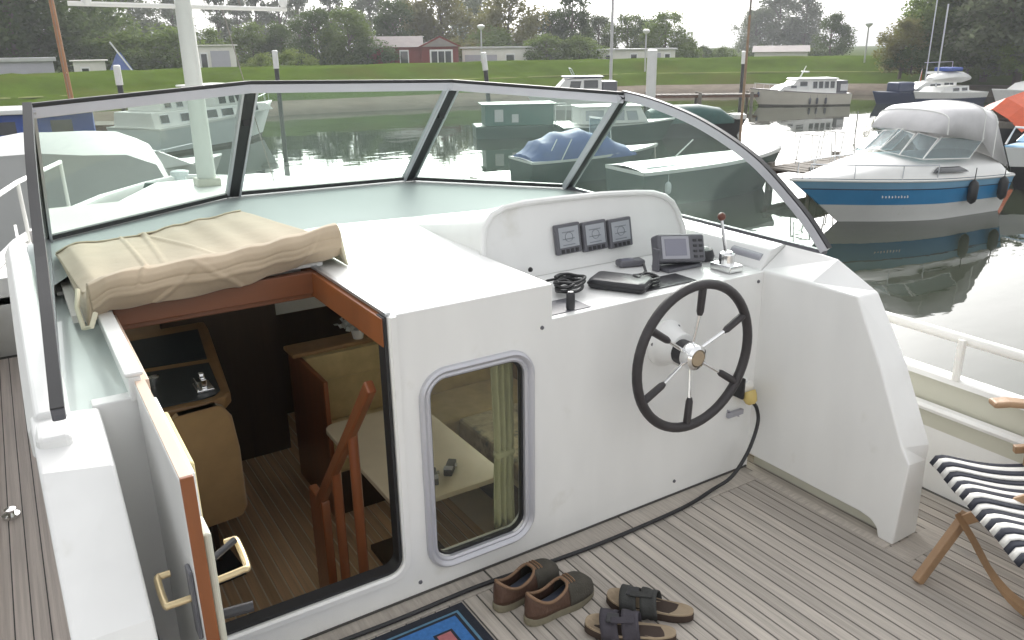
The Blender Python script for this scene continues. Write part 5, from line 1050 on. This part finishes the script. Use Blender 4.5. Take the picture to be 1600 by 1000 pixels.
TREES = [   # x, y, height, spread, kind, leaf, label
 (1.6, 71.7, 10.54, 1.20, 'round', 'leafd', 'dense dark tree at the far left edge above the mobile home'),
 (5.0, 75.6, 11.84, 1.10, 'round', 'leafd', 'dense dark tree behind the brown mast'),
 (-1.7, 73.7, 10.23, 1.20, 'round', 'leafd', 'dark tree cut off by the left edge'),
 (9.5, 85.2, 6.76, 1.00, 'round', 'leafm', 'mid green tree behind the crossbar of the mast'),
 (11.3, 117.2, 11.66, 1.00, 'tall', 'leafg', 'tall hazy tree far back left of the mast'),
 (17.5, 121.4, 10.97, 1.20, 'tall', 'leafg', 'tall hazy tree far back behind the crossbar'),
 (21.4, 115.7, 9.14, 1.10, 'tall', 'leafg', 'hazy tree just left of the white mast'),
 (9.0, 69.1, 3.43, 1.50, 'bush', 'leafm', 'wide green bush left of the white mast on the dike'),
 (11.9, 69.7, 3.77, 1.50, 'bush', 'leafm', 'wide green bush touching the white mast'),
 (6.6, 67.4, 2.85, 1.30, 'bush', 'leafd', 'dark bush behind the slim white post at left'),
 (26.4, 112.6, 10.80, 1.00, 'poplar', 'leafg', 'hazy poplar just right of the white mast'),
 (30.3, 117.9, 8.95, 1.20, 'poplar', 'leafg', 'second hazy poplar right of the white mast'),
 (34.4, 123.0, 11.26, 1.00, 'poplar', 'leafg', 'third hazy poplar right of the white mast'),
 (38.0, 124.0, 12.39, 1.20, 'poplar', 'leafg', 'tallest hazy poplar behind the crossbar end'),
 (38.8, 117.4, 10.51, 1.10, 'poplar', 'leafg', 'hazy poplar above the lime green bush'),
 (18.0, 80.7, 4.27, 1.20, 'round', 'leafm', 'green tree behind the white shed'),
 (20.9, 76.9, 4.67, 1.30, 'round', 'leafm', 'round green tree right of the white shed'),
 (22.8, 74.3, 4.45, 1.10, 'round', 'leafd', 'round dark tree above the lime green bush'),
 (20.8, 64.4, 2.03, 1.20, 'bush', 'leafy', 'lime green round bush by the slim white post'),
 (18.5, 66.1, 1.71, 1.30, 'bush', 'leafy', 'lime green bush right of the white shed'),
 (25.1, 71.4, 5.58, 1.10, 'round', 'leafd', 'dark round tree left of the red chalet'),
 (27.1, 68.6, 5.70, 1.15, 'round', 'leafm', 'green tree directly left of the red chalet'),
 (27.8, 66.1, 2.91, 1.20, 'bush', 'leafd', 'dark bush against the end of the red chalet'),
 (41.0, 110.3, 10.44, 1.10, 'poplar', 'leafg', 'hazy poplar behind the dark round tree'),
 (47.5, 112.1, 11.41, 1.20, 'tall', 'leafg', 'hazy tall tree behind the red chalet, left one'),
 (37.6, 81.5, 7.04, 1.10, 'round', 'leafd', 'dark tree above the roof of the red chalet'),
 (42.4, 85.8, 7.53, 1.10, 'round', 'leafl', 'olive tree above the gable of the red chalet'),
 (43.8, 82.9, 8.38, 1.10, 'round', 'leafl', 'tall olive tree right of the red chalet gable'),
 (52.9, 110.7, 11.90, 1.00, 'poplar', 'leafg', 'hazy poplar above the red chalet'),
 (51.1, 89.2, 8.22, 1.10, 'round', 'leafg', 'grey green tree behind the lamp post'),
 (39.6, 71.5, 2.87, 1.40, 'bush', 'leafl', 'olive bush between the red and white chalets'),
 (43.7, 71.5, 3.69, 1.30, 'bush', 'leafm', 'green bush behind the low white chalet'),
 (47.2, 74.0, 7.91, 1.15, 'round', 'leafl', 'large olive tree above the low white chalet'),
 (48.0, 79.4, 5.78, 1.00, 'round', 'leafl', 'smaller olive tree behind the lamp post head'),
 (52.0, 73.2, 5.80, 1.10, 'round', 'leafd', 'dark round tree right of the low white chalet'),
 (52.8, 70.2, 8.52, 1.00, 'tall', 'leafd', 'tallest dark tree between the two white chalets'),
 (44.9, 63.6, 2.99, 1.40, 'bush', 'leafm', 'wide green bush right of the low white chalet'),
 (47.4, 61.8, 2.81, 1.40, 'bush', 'leafm', 'wide green bush left of the long chalet'),
 (59.9, 74.8, 5.33, 1.10, 'round', 'leafg', 'grey green tree left of the pale pole'),
 (59.9, 69.7, 5.47, 1.10, 'round', 'leafm', 'green tree behind the pale pole and long chalet'),
 (57.6, 61.1, 5.43, 1.10, 'round', 'leafm', 'green pointed tree at the right end of the long chalet'),
 (60.2, 66.8, 4.80, 1.10, 'round', 'leafd', 'dark tree behind the thick white post'),
 (57.6, 58.3, 2.54, 1.20, 'bush', 'leafm', 'bush at the right end of the long chalet'),
 (63.2, 61.3, 1.78, 1.20, 'bush', 'leafd', 'low dark bush right of the long chalet'),
 (66.0, 61.3, 1.59, 1.50, 'bush', 'leafm', 'low green bush left of the brown pole'),
 (111.5, 97.4, 7.43, 1.30, 'round', 'leafg', 'hazy tree left in the distant group at right'),
 (117.7, 97.9, 9.73, 1.40, 'round', 'leafg', 'hazy tree in the middle of the distant group'),
 (118.1, 92.7, 10.01, 1.20, 'tall', 'leafg', 'hazy highest tree of the distant group'),
 (79.3, 58.0, 5.18, 1.05, 'round', 'leafd', 'dark round tree at the right of the distant group'),
 (74.6, 63.7, 1.80, 1.40, 'bush', 'leafd', 'dark bush below the hazy trees'),
 (77.3, 60.5, 1.56, 1.50, 'bush', 'leafm', 'green bush below the hazy trees'),
 (77.1, 54.2, 0.55, 1.60, 'bush', 'leafm', 'low bush on the dike right of the dark round tree'),
 (52.4, 31.9, 3.70, 1.25, 'round', 'leafl', 'olive tree leaning over the bank left of the right hand clump'),
 (55.8, 32.0, 5.60, 1.15, 'round', 'leafm', 'green tree behind the clear canopy'),
 (60.2, 32.5, 8.50, 1.20, 'round', 'leafm', 'big green tree in the right hand clump'),
 (57.6, 29.0, 8.64, 1.15, 'round', 'leafd', 'big dark tree in the right hand clump'),
 (54.9, 25.4, 8.72, 1.20, 'round', 'leafg', 'big grey green tree at the right edge'),
 (57.6, 24.4, 8.38, 1.20, 'round', 'leafd', 'dark tree cut off by the right edge'),
 (51.9, 30.8, 1.82, 1.30, 'bush', 'leafd', 'dark bush at the waterside left of the right hand clump'),
 (53.6, 27.9, 2.17, 1.60, 'bush', 'leafd', 'dark bush behind the white yachts'),
 (52.9, 24.9, 1.93, 1.60, 'bush', 'leafm', 'green bush behind the orange tarpaulin'),
]
for x, y, h, wf, kd, lf, lab in TREES:
    t_ = dup(PR[(kd, lf)], (x, y, -.2 if kd == 'bush' else -.5), RW.uniform(0, 6.28), lab, (h * wf, h * wf, h))
    if kd == 'bush': t_['category'] = 'bush'; t_.name = 'bush'
for r in PR.values():
    for c in list(r.children): bpy.data.objects.remove(c)
    bpy.data.objects.remove(r)
for o in bpy.data.objects:
    if '_w' in o: del o['_w']

# ================================================================= moist air over the harbour
b = MB().box(-440, 440, -440, 440, -3.8, 19)
hz = b.build('haze', 'water'); hz['kind'] = 'stuff'
hm = bpy.data.materials.new('haze'); hm.use_nodes = True; n_ = hm.node_tree.nodes; n_.clear()
ho = n_.new('ShaderNodeOutputMaterial'); hv_ = n_.new('ShaderNodeVolumePrincipled'); hv_.inputs['Color'].default_value = (.93, .96, 1, 1); hv_.inputs['Density'].default_value = .0009; hv_.inputs['Anisotropy'].default_value = .2
hm.node_tree.links.new(hv_.outputs[0], ho.inputs['Volume']); hz.data.materials[0] = hm
